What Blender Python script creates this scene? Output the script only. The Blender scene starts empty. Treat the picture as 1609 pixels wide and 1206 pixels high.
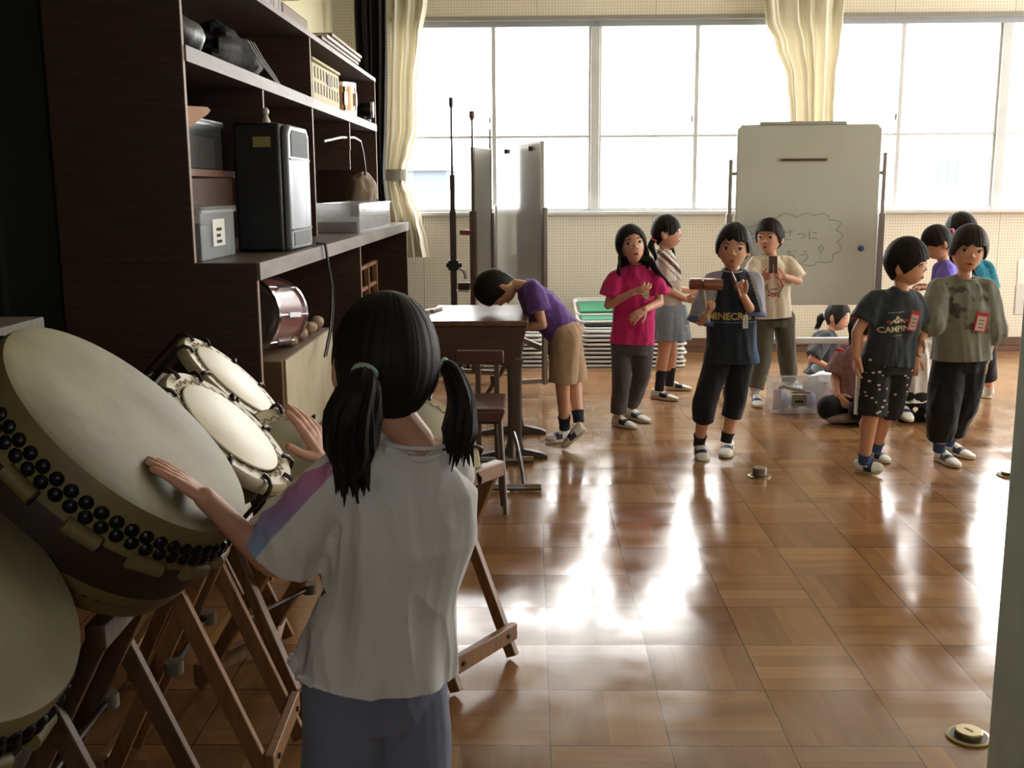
import bpy, math, random
import numpy as np
from mathutils import Vector, Matrix, noise
from mathutils.bvhtree import BVHTree
random.seed(7)
PI = math.pi
C = bpy.context.scene.collection
V = Vector

# ------------------------------------------------------------------ camera
CH, CF = 1.372, 1676.8
def cam_axes(p, y, r):
    cp, sp = math.cos(p), math.sin(p)
    fwd = V((math.sin(y)*cp, math.cos(y)*cp, -sp)); right = V((math.cos(y), -math.sin(y), 0)); up = right.cross(fwd)
    c, s = math.cos(r), math.sin(r)
    return right*c+up*s, up*c-right*s, fwd
CR, CU, CFW = cam_axes(.180718, -.018029, -.0065582)
EYE = V((0, 0, CH))
cd = bpy.data.cameras.new('camera'); cam = bpy.data.objects.new('camera', cd); C.objects.link(cam)
cd.sensor_width = 36; cd.lens = 36*CF/1609; cd.clip_start = .05
cam.matrix_world = Matrix(((CR.x, CU.x, -CFW.x, 0), (CR.y, CU.y, -CFW.y, 0), (CR.z, CU.z, -CFW.z, CH), (0, 0, 0, 1)))
bpy.context.scene.camera = cam
def ray(px, py): return CR*((px-804.5)/CF)+CU*((603-py)/CF)+CFW
def P(px, py, Y=None, X=None, Z=None):
    """the place a point of the photograph has at a known depth, side distance or height"""
    d = ray(px, py)
    k = Y/d.y if Y is not None else (X/d.x if X is not None else (Z-CH)/d.z)
    return EYE+d*k

# ------------------------------------------------------------------ materials
def lin(c):
    return tuple(((v/255)/12.92 if v/255 <= .04045 else ((v/255+.055)/1.055)**2.4) for v in c)
MATS = {}
def M(name, col, rough=.6, metal=0., bump=None, var=None, coat=0., sheen=0., spec=None, alpha=None):
    """col: sRGB 0-255; bump=(scale,strength); var=(scale, other sRGB colour, stretch)"""
    if name in MATS: return MATS[name]
    m = bpy.data.materials.new(name); m.use_nodes = True; MATS[name] = m
    nt = m.node_tree; b = nt.nodes['Principled BSDF']
    b.inputs['Base Color'].default_value = (*lin(col), 1); b.inputs['Roughness'].default_value = rough; b.inputs['Metallic'].default_value = metal
    if coat: b.inputs['Coat Weight'].default_value = coat; b.inputs['Coat Roughness'].default_value = .12
    if sheen: b.inputs['Sheen Weight'].default_value = sheen
    if spec is not None: b.inputs['Specular IOR Level'].default_value = spec
    if bump or var:
        tc = nt.nodes.new('ShaderNodeTexCoord')
    if var:
        mp = nt.nodes.new('ShaderNodeMapping'); mp.inputs['Scale'].default_value = var[2] if len(var) > 2 else (1, 1, 1)
        n = nt.nodes.new('ShaderNodeTexNoise'); n.inputs['Scale'].default_value = var[0]; n.inputs['Detail'].default_value = 4
        r = nt.nodes.new('ShaderNodeValToRGB'); r.color_ramp.elements[0].position = .32; r.color_ramp.elements[1].position = .68
        r.color_ramp.elements[0].color = (*lin(col), 1); r.color_ramp.elements[1].color = (*lin(var[1]), 1)
        nt.links.new(tc.outputs['Object'], mp.inputs[0]); nt.links.new(mp.outputs[0], n.inputs['Vector']); nt.links.new(n.outputs[0], r.inputs[0]); nt.links.new(r.outputs[0], b.inputs['Base Color'])
    if bump:
        n2 = nt.nodes.new('ShaderNodeTexNoise'); n2.inputs['Scale'].default_value = bump[0]; n2.inputs['Detail'].default_value = 3
        bp = nt.nodes.new('ShaderNodeBump'); bp.inputs['Strength'].default_value = bump[1]; bp.inputs['Distance'].default_value = .01
        nt.links.new(tc.outputs['Object'], n2.inputs['Vector']); nt.links.new(n2.outputs[0], bp.inputs['Height']); nt.links.new(bp.outputs[0], b.inputs['Normal'])
    return m
def wood(name, c1, c2, rough=.5, scale=(2, 30, 30), coat=0.):
    return M(name, c1, rough, var=(3, c2, scale), coat=coat)
def cloth(name, c, c2=None, sc=40): return M(name, c, .88, bump=(260, .12), var=(sc, c2 or tuple(v*.9 for v in c)), sheen=.15, spec=.2)

def math_node(nt, op, a, b=None):
    n = nt.nodes.new('ShaderNodeMath'); n.operation = op
    for i, v in enumerate((a, b)):
        if v is None: continue
        if isinstance(v, (int, float)): n.inputs[i].default_value = v
        else: nt.links.new(v, n.inputs[i])
    return n.outputs[0]

def floor_material():
    m = bpy.data.materials.new('parquet'); m.use_nodes = True; nt = m.node_tree; L = nt.links; b = nt.nodes['Principled BSDF']
    tc = nt.nodes.new('ShaderNodeTexCoord'); sp = nt.nodes.new('ShaderNodeSeparateXYZ'); L.new(tc.outputs['Object'], sp.inputs[0])
    T = .30
    u = math_node(nt, 'DIVIDE', math_node(nt, 'SUBTRACT', sp.outputs[0], .0459), T); v = math_node(nt, 'DIVIDE', math_node(nt, 'SUBTRACT', sp.outputs[1], 2.4694), T)
    iu, iv = math_node(nt, 'FLOOR', u), math_node(nt, 'FLOOR', v); fu, fv = math_node(nt, 'FRACT', u), math_node(nt, 'FRACT', v)
    chk = math_node(nt, 'MODULO', math_node(nt, 'ABSOLUTE', math_node(nt, 'ADD', iu, iv)), 2.)
    def pick(a, bb):   # chk ? bb : a
        x = nt.nodes.new('ShaderNodeMix'); x.data_type = 'FLOAT'; L.new(chk, x.inputs[0]); L.new(a, x.inputs[2]); L.new(bb, x.inputs[3]); return x.outputs[0]
    across = pick(fu, fv); along = pick(fv, fu)
    strip = math_node(nt, 'FLOOR', math_node(nt, 'MULTIPLY', across, 4.)); fs = math_node(nt, 'FRACT', math_node(nt, 'MULTIPLY', across, 4.))
    def comb(x, y, z):
        c = nt.nodes.new('ShaderNodeCombineXYZ')
        for i, q in enumerate((x, y, z)):
            if isinstance(q, (int, float)): c.inputs[i].default_value = q
            else: L.new(q, c.inputs[i])
        return c.outputs[0]
    wt = nt.nodes.new('ShaderNodeTexWhiteNoise'); L.new(comb(iu, iv, 0.), wt.inputs['Vector'])
    ws = nt.nodes.new('ShaderNodeTexWhiteNoise'); L.new(comb(iu, iv, math_node(nt, 'ADD', strip, 3.)), ws.inputs['Vector'])
    gn = nt.nodes.new('ShaderNodeTexNoise'); gn.inputs['Scale'].default_value = 1.; gn.inputs['Detail'].default_value = 5
    L.new(comb(math_node(nt, 'MULTIPLY', across, 9.), math_node(nt, 'MULTIPLY', along, 1.3), math_node(nt, 'ADD', math_node(nt, 'MULTIPLY', iu, 7.3), math_node(nt, 'ADD', math_node(nt, 'MULTIPLY', iv, 3.1), strip))), gn.inputs['Vector'])
    val = math_node(nt, 'ADD', math_node(nt, 'MULTIPLY', wt.outputs[0], .24), math_node(nt, 'ADD', math_node(nt, 'MULTIPLY', ws.outputs[0], .3), math_node(nt, 'MULTIPLY', gn.outputs[0], .46)))
    r = nt.nodes.new('ShaderNodeValToRGB'); e = r.color_ramp.elements
    e[0].position = .05; e[0].color = (*lin((104, 73, 48)), 1); e[1].position = 1.; e[1].color = (*lin((172, 131, 90)), 1)
    k = e.new(.5); k.color = (*lin((140, 101, 66)), 1)
    L.new(val, r.inputs[0])
    # seams between tiles and, fainter, between strips
    def edge(f, w): return math_node(nt, 'LESS_THAN', math_node(nt, 'MINIMUM', f, math_node(nt, 'SUBTRACT', 1., f)), w)
    seam = math_node(nt, 'MAXIMUM', edge(fu, .006), edge(fv, .006))
    ss = math_node(nt, 'MULTIPLY', edge(fs, .012), .35)
    mx = nt.nodes.new('ShaderNodeMix'); mx.data_type = 'RGBA'; L.new(math_node(nt, 'MULTIPLY', math_node(nt, 'MAXIMUM', seam, ss), .8), mx.inputs[0]); L.new(r.outputs[0], mx.inputs[6]); mx.inputs[7].default_value = (*lin((40, 26, 16)), 1)
    L.new(mx.outputs[2], b.inputs['Base Color'])
    # every tile lies at a very slightly different tilt, each is a little cupped
    vm = nt.nodes.new('ShaderNodeVectorMath'); vm.operation = 'SUBTRACT'; L.new(wt.outputs['Color'], vm.inputs[0]); vm.inputs[1].default_value = (.5, .5, .5)
    vs = nt.nodes.new('ShaderNodeVectorMath'); vs.operation = 'MULTIPLY'; L.new(vm.outputs[0], vs.inputs[0]); vs.inputs[1].default_value = (.012, .012, 0)
    cup = comb(math_node(nt, 'MULTIPLY', math_node(nt, 'SUBTRACT', fu, .5), .010), math_node(nt, 'MULTIPLY', math_node(nt, 'SUBTRACT', fv, .5), .010), 0.)
    ge = nt.nodes.new('ShaderNodeNewGeometry')
    bn = nt.nodes.new('ShaderNodeTexNoise'); bn.inputs['Scale'].default_value = 7; bn.inputs['Detail'].default_value = 1; L.new(tc.outputs['Object'], bn.inputs['Vector'])
    bp = nt.nodes.new('ShaderNodeBump'); bp.inputs['Strength'].default_value = .05; bp.inputs['Distance'].default_value = .006; L.new(bn.outputs[0], bp.inputs['Height'])
    a1 = nt.nodes.new('ShaderNodeVectorMath'); a1.operation = 'ADD'; L.new(bp.outputs[0], a1.inputs[0]); L.new(vs.outputs[0], a1.inputs[1])
    a2 = nt.nodes.new('ShaderNodeVectorMath'); a2.operation = 'ADD'; L.new(a1.outputs[0], a2.inputs[0]); L.new(cup, a2.inputs[1])
    nn = nt.nodes.new('ShaderNodeVectorMath'); nn.operation = 'NORMALIZE'; L.new(a2.outputs[0], nn.inputs[0]); L.new(nn.outputs[0], b.inputs['Normal'])
    rn = nt.nodes.new('ShaderNodeTexNoise'); rn.inputs['Scale'].default_value = 5; rn.inputs['Detail'].default_value = 4; L.new(tc.outputs['Object'], rn.inputs['Vector'])
    mr = nt.nodes.new('ShaderNodeMapRange'); mr.inputs[1].default_value = .35; mr.inputs[2].default_value = .7; mr.inputs[3].default_value = .12; mr.inputs[4].default_value = .24
    L.new(rn.outputs[0], mr.inputs[0]); L.new(mr.outputs[0], b.inputs['Roughness'])
    b.inputs['Specular IOR Level'].default_value = .5
    return m

def pegboard_material():
    m = bpy.data.materials.new('pegboard'); m.use_nodes = True; nt = m.node_tree; L = nt.links; b = nt.nodes['Principled BSDF']
    tc = nt.nodes.new('ShaderNodeTexCoord'); sp = nt.nodes.new('ShaderNodeSeparateXYZ'); L.new(tc.outputs['Object'], sp.inputs[0])
    def cell(o, s): return math_node(nt, 'SUBTRACT', math_node(nt, 'FRACT', math_node(nt, 'DIVIDE', o, s)), .5)
    x, z = cell(sp.outputs[0], .024), cell(sp.outputs[2], .024)
    d = math_node(nt, 'ADD', math_node(nt, 'MULTIPLY', x, x), math_node(nt, 'MULTIPLY', z, z))
    hole = math_node(nt, 'LESS_THAN', d, .045)
    sx = math_node(nt, 'FRACT', math_node(nt, 'DIVIDE', math_node(nt, 'ADD', sp.outputs[0], 20*.96-1.02+.004), .96))
    seam = math_node(nt, 'LESS_THAN', sx, .007)
    k = math_node(nt, 'MAXIMUM', math_node(nt, 'MULTIPLY', hole, .42), math_node(nt, 'MULTIPLY', seam, .5))
    n = nt.nodes.new('ShaderNodeTexNoise'); n.inputs['Scale'].default_value = 1.5; n.inputs['Detail'].default_value = 4; L.new(tc.outputs['Object'], n.inputs['Vector'])
    r = nt.nodes.new('ShaderNodeValToRGB'); r.color_ramp.elements[0].position = .3; r.color_ramp.elements[1].position = .7
    r.color_ramp.elements[0].color = (*lin((206, 197, 176)), 1); r.color_ramp.elements[1].color = (*lin((218, 210, 192)), 1); L.new(n.outputs[0], r.inputs[0])
    mx = nt.nodes.new('ShaderNodeMix'); mx.data_type = 'RGBA'; L.new(k, mx.inputs[0]); L.new(r.outputs[0], mx.inputs[6]); mx.inputs[7].default_value = (*lin((70, 60, 44)), 1)
    L.new(mx.outputs[2], b.inputs['Base Color']); b.inputs['Roughness'].default_value = .7
    return m

def glass_material(name='window_glass', tint=(255, 255, 255), gl=.08):
    m = bpy.data.materials.new(name); m.use_nodes = True; nt = m.node_tree; nt.nodes.clear()
    o = nt.nodes.new('ShaderNodeOutputMaterial'); t = nt.nodes.new('ShaderNodeBsdfTransparent'); g = nt.nodes.new('ShaderNodeBsdfGlossy'); x = nt.nodes.new('ShaderNodeMixShader')
    t.inputs[0].default_value = (*lin(tint), 1); g.inputs['Roughness'].default_value = .05; x.inputs[0].default_value = gl
    nt.links.new(t.outputs[0], x.inputs[1]); nt.links.new(g.outputs[0], x.inputs[2]); nt.links.new(x.outputs[0], o.inputs[0])
    MATS[name] = m
    return m
def plastic_clear(name, col, op=.35):
    m = bpy.data.materials.new(name); m.use_nodes = True; nt = m.node_tree
    b = nt.nodes['Principled BSDF']; o = nt.nodes['Material Output']; t = nt.nodes.new('ShaderNodeBsdfTransparent'); x = nt.nodes.new('ShaderNodeMixShader')
    b.inputs['Base Color'].default_value = (*lin(col), 1); b.inputs['Roughness'].default_value = .25; x.inputs[0].default_value = op
    nt.links.new(t.outputs[0], x.inputs[1]); nt.links.new(b.outputs[0], x.inputs[2]); nt.links.new(x.outputs[0], o.inputs[0])
    MATS[name] = m
    return m
def curtain_material(name, col, trans=.35):
    m = bpy.data.materials.new(name); m.use_nodes = True; nt = m.node_tree
    b = nt.nodes['Principled BSDF']; o = nt.nodes['Material Output']; t = nt.nodes.new('ShaderNodeBsdfTranslucent'); x = nt.nodes.new('ShaderNodeMixShader')
    b.inputs['Base Color'].default_value = (*lin(col), 1); b.inputs['Roughness'].default_value = .9; t.inputs[0].default_value = (*lin(col), 1); x.inputs[0].default_value = trans
    nt.links.new(b.outputs[0], x.inputs[1]); nt.links.new(t.outputs[0], x.inputs[2]); nt.links.new(x.outputs[0], o.inputs[0])
    return m

# ------------------------------------------------------------------ mesh building
def frame_of(d):
    d = d.normalized(); a = d.cross(V((0, 0, 1)) if abs(d.z) < .95 else V((1, 0, 0))).normalized()
    return a, d.cross(a).normalized(), d
class G:
    def __init__(s): s.v = []; s.f = []; s.m = []; s.cur = 0
    def add(s, vs, fs):
        o = len(s.v); s.v += [V(q) for q in vs]; s.f += [tuple(i+o for i in f) for f in fs]; s.m += [s.cur]*len(fs); return s
    def box(s, c, size, rot=None):
        h = [x/2 for x in size]; R = rot or Matrix.Identity(3)
        vs = [V(c)+R@V((sx*h[0], sy*h[1], sz*h[2])) for sx in (-1, 1) for sy in (-1, 1) for sz in (-1, 1)]
        return s.add(vs, [(0, 1, 3, 2), (4, 6, 7, 5), (0, 4, 5, 1), (2, 3, 7, 6), (0, 2, 6, 4), (1, 5, 7, 3)])
    def span(s, x0, x1, y0, y1, z0, z1): return s.box(((x0+x1)/2, (y0+y1)/2, (z0+z1)/2), (x1-x0, y1-y0, z1-z0))
    def beam(s, a, b, w, h, up=V((0, 0, 1))):
        a, b = V(a), V(b); d = (b-a).normalized(); x = d.cross(up).normalized(); y = x.cross(d)
        R = Matrix((x, d, y)).transposed(); return s.box((a+b)/2, (w, (b-a).length, h), R)
    def loft(s, rings, close=True, cap=(True, True)):
        n = len(rings[0]); o = len(s.v); vs = [p for r in rings for p in r]; fs = []
        for i in range(len(rings)-1):
            for j in range(n if close else n-1):
                k = (j+1) % n; fs.append((i*n+j, i*n+k, (i+1)*n+k, (i+1)*n+j))
        if cap[0]: fs.append(tuple(reversed(range(n))))
        if cap[1]: fs.append(tuple((len(rings)-1)*n+j for j in range(n)))
        return s.add(vs, fs)
    def rings(s, specs, n=20, e=2., **k):
        """specs: (centre, u, v) ellipse half axes"""
        out = []
        for c, u, w in specs:
            r = []
            for j in range(n):
                t = 2*PI*j/n; ct, st = math.cos(t), math.sin(t)
                r.append(V(c)+V(u)*math.copysign(abs(ct)**(2/e), ct)+V(w)*math.copysign(abs(st)**(2/e), st))
            out.append(r)
        return s.loft(out, **k)
    def tube(s, pts, r, n=10, cap=True):
        pts = [V(p) for p in pts]; rs = r if isinstance(r, (list, tuple)) else [r]*len(pts); out = []; a = None
        for i, p in enumerate(pts):
            d = (pts[min(i+1, len(pts)-1)]-pts[max(i-1, 0)]).normalized()
            if a is None: a, b, _ = frame_of(d)
            else: a = (a-d*a.dot(d)).normalized()
            b = d.cross(a); out.append([p+a*(rs[i]*math.cos(2*PI*j/n))+b*(rs[i]*math.sin(2*PI*j/n)) for j in range(n)])
        return s.loft(out, cap=(cap, cap))
    def cyl(s, a, b, r, r2=None, n=20): return s.tube([a, b], [r, r if r2 is None else r2], n)
    def cap(s, a, b, ra, rb=None, n=14):
        """tapered limb with round ends"""
        a, b = V(a), V(b); rb = ra if rb is None else rb; d = b-a; L = d.length; d = d/L if L > 1e-6 else V((0, 0, 1)); x, y, _ = frame_of(d); out = []
        for k in range(1, 6): t = PI/2*k/5; out.append((a-d*ra*math.cos(t), ra*math.sin(t)))
        for k in range(1, 5): out.append((a+(b-a)*k/5, ra+(rb-ra)*k/5))
        for k in range(0, 5): t = PI/2*k/5; out.append((b+d*rb*math.sin(t), rb*math.cos(t)))
        return s.loft([[c+x*(r*math.cos(2*PI*j/n))+y*(r*math.sin(2*PI*j/n)) for j in range(n)] for c, r in out])
    def ell(s, c, r, rot=None, n=20):
        R = rot or Matrix.Identity(3); out = []; m = n//2
        for i in range(1, m): t = PI*i/m; out.append([V(c)+R@V((r[0]*math.sin(t)*math.cos(2*PI*j/n), r[1]*math.sin(t)*math.sin(2*PI*j/n), -r[2]*math.cos(t))) for j in range(n)])
        return s.loft(out)
    def lathe(s, c, ax, prof, n=48, cap=(True, True)):
        """prof: (distance along ax, radius)"""
        x, y, d = frame_of(V(ax)); return s.loft([[V(c)+d*h+x*(r*math.cos(2*PI*j/n))+y*(r*math.sin(2*PI*j/n)) for j in range(n)] for h, r in prof], cap=cap)
    def prism(s, pts, off):
        n = len(pts); vs = [V(p) for p in pts]+[V(p)+V(off) for p in pts]
        return s.add(vs, [tuple(reversed(range(n))), tuple(range(n, 2*n))]+[(i, (i+1) % n, n+(i+1) % n, n+i) for i in range(n)])
    def mesh(s, name, base=V((0, 0, 0))):
        me = bpy.data.meshes.new(name); me.from_pydata([tuple(p-base) for p in s.v], [], s.f); me.polygons.foreach_set('material_index', s.m); me.update()
        import bmesh
        bm = bmesh.new(); bm.from_mesh(me); bmesh.ops.recalc_face_normals(bm, faces=bm.faces); bm.to_mesh(me); bm.free()
        return me
BASE = {}
def smooth_by_angle(me, ang=38):
    me.polygons.foreach_set('use_smooth', [True]*len(me.polygons))
    try: me.set_sharp_from_angle(angle=math.radians(ang))
    except Exception: pass
def obj(name, g, mats, parent=None, bevel=0, smooth=True, loc=None):
    """one mesh object; coordinates are world ones unless loc is given (then the object stands at loc)"""
    base = BASE.get(parent.name, V((0, 0, 0))) if parent else V((0, 0, 0))
    if loc is not None and not parent: base = V(loc)
    me = g.mesh(name, base) if isinstance(g, G) else g
    for m in (mats if isinstance(mats, (list, tuple)) else [mats]): me.materials.append(m)
    if smooth: smooth_by_angle(me)
    o = bpy.data.objects.new(name, me); C.objects.link(o)
    if parent: o.parent = parent; BASE[o.name] = base
    elif loc is not None: o.location = base; BASE[o.name] = base
    if bevel:
        b = o.modifiers.new('edge', 'BEVEL'); b.width = bevel; b.segments = 2; b.limit_method = 'ANGLE'
    return o
def tag(o, label, cat, group=None):
    o['label'] = label; o['category'] = cat
    if group: o['group'] = group
    return o
def thing(name, label, cat, loc=(0, 0, 0), group=None):
    o = bpy.data.objects.new(name, None); C.objects.link(o); o.location = loc; BASE[o.name] = V(loc); o.empty_display_size = .1
    return tag(o, label, cat, group)
def struct(name, g, mats, **k):
    o = obj(name, g, mats, **k)
    o['kind'] = 'structure'
    return o
def dup(root, loc, rotz=0, label=None, group=None):
    r = root.copy(); C.objects.link(r); r.location = loc; r.rotation_euler = (0, 0, rotz)
    if label: r['label'] = label
    if group: r['group'] = group
    for ch in list(root.children):
        c = ch.copy(); C.objects.link(c); c.parent = r
        for g in list(ch.children):
            d = g.copy(); C.objects.link(d); d.parent = c
    return r
def evaluated(o):
    dg = bpy.context.evaluated_depsgraph_get(); return bpy.data.meshes.new_from_object(o.evaluated_get(dg), depsgraph=dg)
def fused(name, g, mats, parent, voxel=.004, it=5, disp=None, matfn=None, base=None, cuts=(), thick=0, maskfn=None):
    """melt the overlapping pieces of g into one continuous surface"""
    me = g.mesh('raw'); t = bpy.data.objects.new('raw', me); C.objects.link(t)
    r = t.modifiers.new('r', 'REMESH'); r.mode = 'VOXEL'; r.voxel_size = voxel
    if it: sm = t.modifiers.new('s', 'SMOOTH'); sm.factor = .5; sm.iterations = it
    bpy.context.view_layer.update()
    out = evaluated(t); bpy.data.objects.remove(t); bpy.data.meshes.remove(me); out.name = name
    if cuts:
        import bmesh
        bm = bmesh.new(); bm.from_mesh(out)
        for c, d, r, *own in cuts:
            c, d = V(c), V(d).normalized(); vs = {v for v in bm.verts if (v.co-c).length < r and (not own or own[0](v.co))}
            fs = [f for f in bm.faces if all(v in vs for v in f.verts)]; es = {e for f in fs for e in f.edges}
            bmesh.ops.bisect_plane(bm, geom=list(vs)+list(es)+fs, plane_co=c, plane_no=d, clear_outer=True, dist=1e-5)
        bm.to_mesh(out); bm.free()
    n = len(out.vertices)
    co = np.empty(n*3); out.vertices.foreach_get('co', co); co = co.reshape(-1, 3)
    if disp:
        nr = np.empty(n*3); out.vertices.foreach_get('normal', nr); nr = nr.reshape(-1, 3)
        co = co+nr*np.array([disp(V(p)) for p in co])[:, None]
    b = base if base is not None else (BASE[parent.name] if parent else V((0, 0, 0)))
    out.vertices.foreach_set('co', (co-np.array(b)).ravel()); out.update()
    out.materials.clear()
    for m in (mats if isinstance(mats, (list, tuple)) else [mats]): out.materials.append(m)
    if maskfn:
        at = out.attributes.new('pattern', 'FLOAT', 'POINT'); at.data.foreach_set('value', [float(maskfn(V(p))) for p in co])
    if matfn:
        out.polygons.foreach_set('material_index', [int(matfn(V(p.center)+V(b))) for p in out.polygons])
    out.polygons.foreach_set('use_smooth', [True]*len(out.polygons))
    o = bpy.data.objects.new(name, out); C.objects.link(o); BASE[o.name] = V(b)
    if thick: so = o.modifiers.new('cloth', 'SOLIDIFY'); so.thickness = thick; so.offset = -1
    if parent: o.parent = parent
    else: o.location = b
    return o
def folds(seed, amp, f=14, stretch=.35, axis=2, drape=0.):
    def d(p):
        if drape: return folds(seed, amp, f, stretch)(p)+drape*(.3-abs(noise.noise(V((p.x*17+p.z*2.2, p.y*17, p.z*2.4+seed))))*1.6)
        q = V((p.x*f, p.y*f, p.z*f)); q[axis] *= stretch
        q2 = q*2.3
        return amp*(1.1*noise.noise(q+V((seed, 0, seed*.7)))+.9*(.28-abs(noise.noise(q*1.5+V((0, seed, 3.1)))))+.35*noise.noise(q2+V((seed, seed, 0))))
    return d
def bvh_of(o):
    b = BASE.get(o.name, V((0, 0, 0))); me = o.data
    return BVHTree.FromPolygons([v.co+b for v in me.vertices], [tuple(p.vertices) for p in me.polygons])
def text_polys(s, bold=0.):
    cu = bpy.data.curves.new('t', 'FONT'); cu.body = s; cu.size = 1; cu.offset = bold; cu.align_x = 'CENTER'; cu.align_y = 'CENTER'; cu.resolution_u = 3
    t = bpy.data.objects.new('t', cu); C.objects.link(t); bpy.context.view_layer.update(); me = evaluated(t); bpy.data.objects.remove(t)
    import bmesh
    bm = bmesh.new(); bm.from_mesh(me); bmesh.ops.triangulate(bm, faces=bm.faces)
    bmesh.ops.subdivide_edges(bm, edges=[e for e in bm.edges if e.calc_length() > .12], cuts=2, use_grid_fill=False); bmesh.ops.triangulate(bm, faces=bm.faces)
    vs = [v.co.copy() for v in bm.verts]; fs = [tuple(v.index for v in f.verts) for f in bm.faces]; bm.free(); return vs, fs
def decal(name, vs, fs, origin, ux, uy, mat, target, parent, scale=1., lift=.0018):
    """lay a flat print (vs in the ux/uy plane) on the surface of target"""
    t = bvh_of(target); n = ux.cross(uy).normalized(); g = G(); out = []
    for v in vs:
        p = origin+ux*(v.x*scale)+uy*(v.y*scale); h = t.ray_cast(p+n*.25, -n, .5)
        out.append((h[0] if h[0] is not None else p)+n*lift)
    g.add(out, fs); return obj(name, g, mat, parent, smooth=False)
def stroke_polys(strokes, w):
    vs, fs = [], []
    for st in strokes:
        pts = [V((x, y)) for x, y in st]
        fine = []
        for a, b in zip(pts[:-1], pts[1:]):
            k = max(1, int((b-a).length/.06)); fine += [a+(b-a)*i/k for i in range(k)]
        fine.append(pts[-1]); o = len(vs)
        for i, p in enumerate(fine):
            d = (fine[min(i+1, len(fine)-1)]-fine[max(0, i-1)]); d = d.normalized() if d.length > 1e-6 else V((1, 0)); q = V((-d.y, d.x))*w/2
            vs += [V((p.x+q.x, p.y+q.y, 0)), V((p.x-q.x, p.y-q.y, 0))]
        fs += [(o+2*i, o+2*i+1, o+2*i+3, o+2*i+2) for i in range(len(fine)-1)]
    return vs, fs
# ================================================================== the room
WX0, WX1, WY0, WY1, WZ = -1.6, 7.0, -1.6, 9.03, 3.25
SILL, HEAD = 1.175, 2.72
peg = pegboard_material(); plaster = M('plaster', (206, 200, 176), .8, var=(2, (196, 190, 166)))
cream_paint = M('cream_paint', (205, 198, 170), .7, var=(1.5, (196, 188, 160)))
struct('floor', G().span(WX0-.1, WX1+.1, WY0-.1, WY1+.1, -.05, 0), floor_material(), smooth=False)
struct('ceiling', G().span(WX0-.1, WX1+.1, WY0-.1, WY1+.1, WZ, WZ+.1), M('ceiling_board', (222, 220, 210), .85, bump=(60, .2)), smooth=False)
struct('wall_left', G().span(WX0-.12, WX0, WY0, WY1, 0, WZ), cream_paint, smooth=False)
FX0, FX1, FZ0, FZ1 = .0, .75, 1.6, 2.2      # small unseen window added behind the camera for fill light
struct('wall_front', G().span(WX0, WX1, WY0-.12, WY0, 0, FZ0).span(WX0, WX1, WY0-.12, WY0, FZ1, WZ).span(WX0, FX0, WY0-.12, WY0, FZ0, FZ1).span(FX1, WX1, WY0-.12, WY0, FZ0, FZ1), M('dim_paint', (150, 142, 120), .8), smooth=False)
WL = -1.13   # left end of the window band
g = G().span(WX0, WX1, WY1, WY1+.16, 0, SILL).span(WX0, WX1, WY1, WY1+.16, HEAD, WZ).span(WX0, WL, WY1, WY1+.16, SILL, HEAD).span(6.8, WX1, WY1, WY1+.16, SILL, HEAD)
struct('wall_back', g, peg, smooth=False)
g = G(); RW0, RW1, RZ0, RZ1 = 4.2, 8.8, .8, 2.85  # unseen window row added in the right wall to brighten the room
g.span(WX1, WX1+.16, WY0, WY1, 0, RZ0).span(WX1, WX1+.16, WY0, WY1, RZ1, WZ).span(WX1, WX1+.16, WY0, RW0, RZ0, RZ1).span(WX1, WX1+.16, RW1, WY1, RZ0, RZ1)
struct('wall_right', g, plaster, smooth=False)
brown_base = M('brown_baseboard', (92, 62, 46), .5)
struct('baseboard_back', G().span(WX0, WX1, WY1-.018, WY1, .045, .115).span(WX0, WX1, WY1-.05, WY1, 0, .04), brown_base, bevel=.003)
struct('baseboard_left', G().span(WX0, WX0+.018, WY0, 2.2, 0, .1), brown_base, bevel=.003)
white_frame = M('white_window_paint', (198, 198, 196), .5, var=(6, (186, 188, 188)))
grey_frame = M('grey_window_rail', (150, 154, 160), .5)
struct('trim_1', G().span(WL, 6.8, WY1-.07, WY1+.02, SILL-.02, SILL+.008), white_frame, bevel=.004)          # window board
struct('trim_2', G().span(WL, 6.8, WY1-.03, WY1+.03, HEAD-.012, HEAD+.02), M('trim_plain_grey', (128, 126, 118), .6), bevel=.003)  # plain grey strip along the window heads
glass = glass_material()
bays = [(-1.13, .535), (.535, 2.2), (2.2, 3.867), (3.867, 5.533), (5.533, 6.8)]
for i, (a, b) in enumerate(bays):
    g = G(); y = WY1+.05; w = .034
    g.span(a-w if i else a, a+w, y-.03, y+.05, SILL, HEAD); 
    if i == len(bays)-1: g.span(b-.04, b, y-.03, y+.05, SILL, HEAD)
    g.span(a, b, y-.025, y+.045, SILL+.005, SILL+.035)
    m = (a+b)/2
    g.span(m-.017, m+.017, y-.012, y+.03, SILL, HEAD)                       # meeting stile
    g.span(a, b, y-.008, y+.025, 1.785, 1.806)                              # thin transom
    for s in (a+w, b-w-.02): g.span(s, s+.02, y+.0, y+.03, SILL, HEAD)
    fr = struct(f'window_{i+1}', g, white_frame, bevel=.003)
    h = obj('window_head', G().span(a, b, y-.03, y+.045, HEAD-.055, HEAD), grey_frame, fr)
    obj('catch', G().box((m-.035, y-.02, 1.93), (.012, .02, .05)), M('dark_metal', (60, 58, 60), .4, .8), fr)
    obj('pane', G().span(a+.01, b-.01, y+.012, y+.016, SILL+.02, HEAD-.04), glass, fr, smooth=False)
g = G()
for k in range(5):
    yk = RW0+k*(RW1-RW0)/4; g.span(WX1+.04, WX1+.1, yk-.03, yk+.03, RZ0, RZ1)
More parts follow.
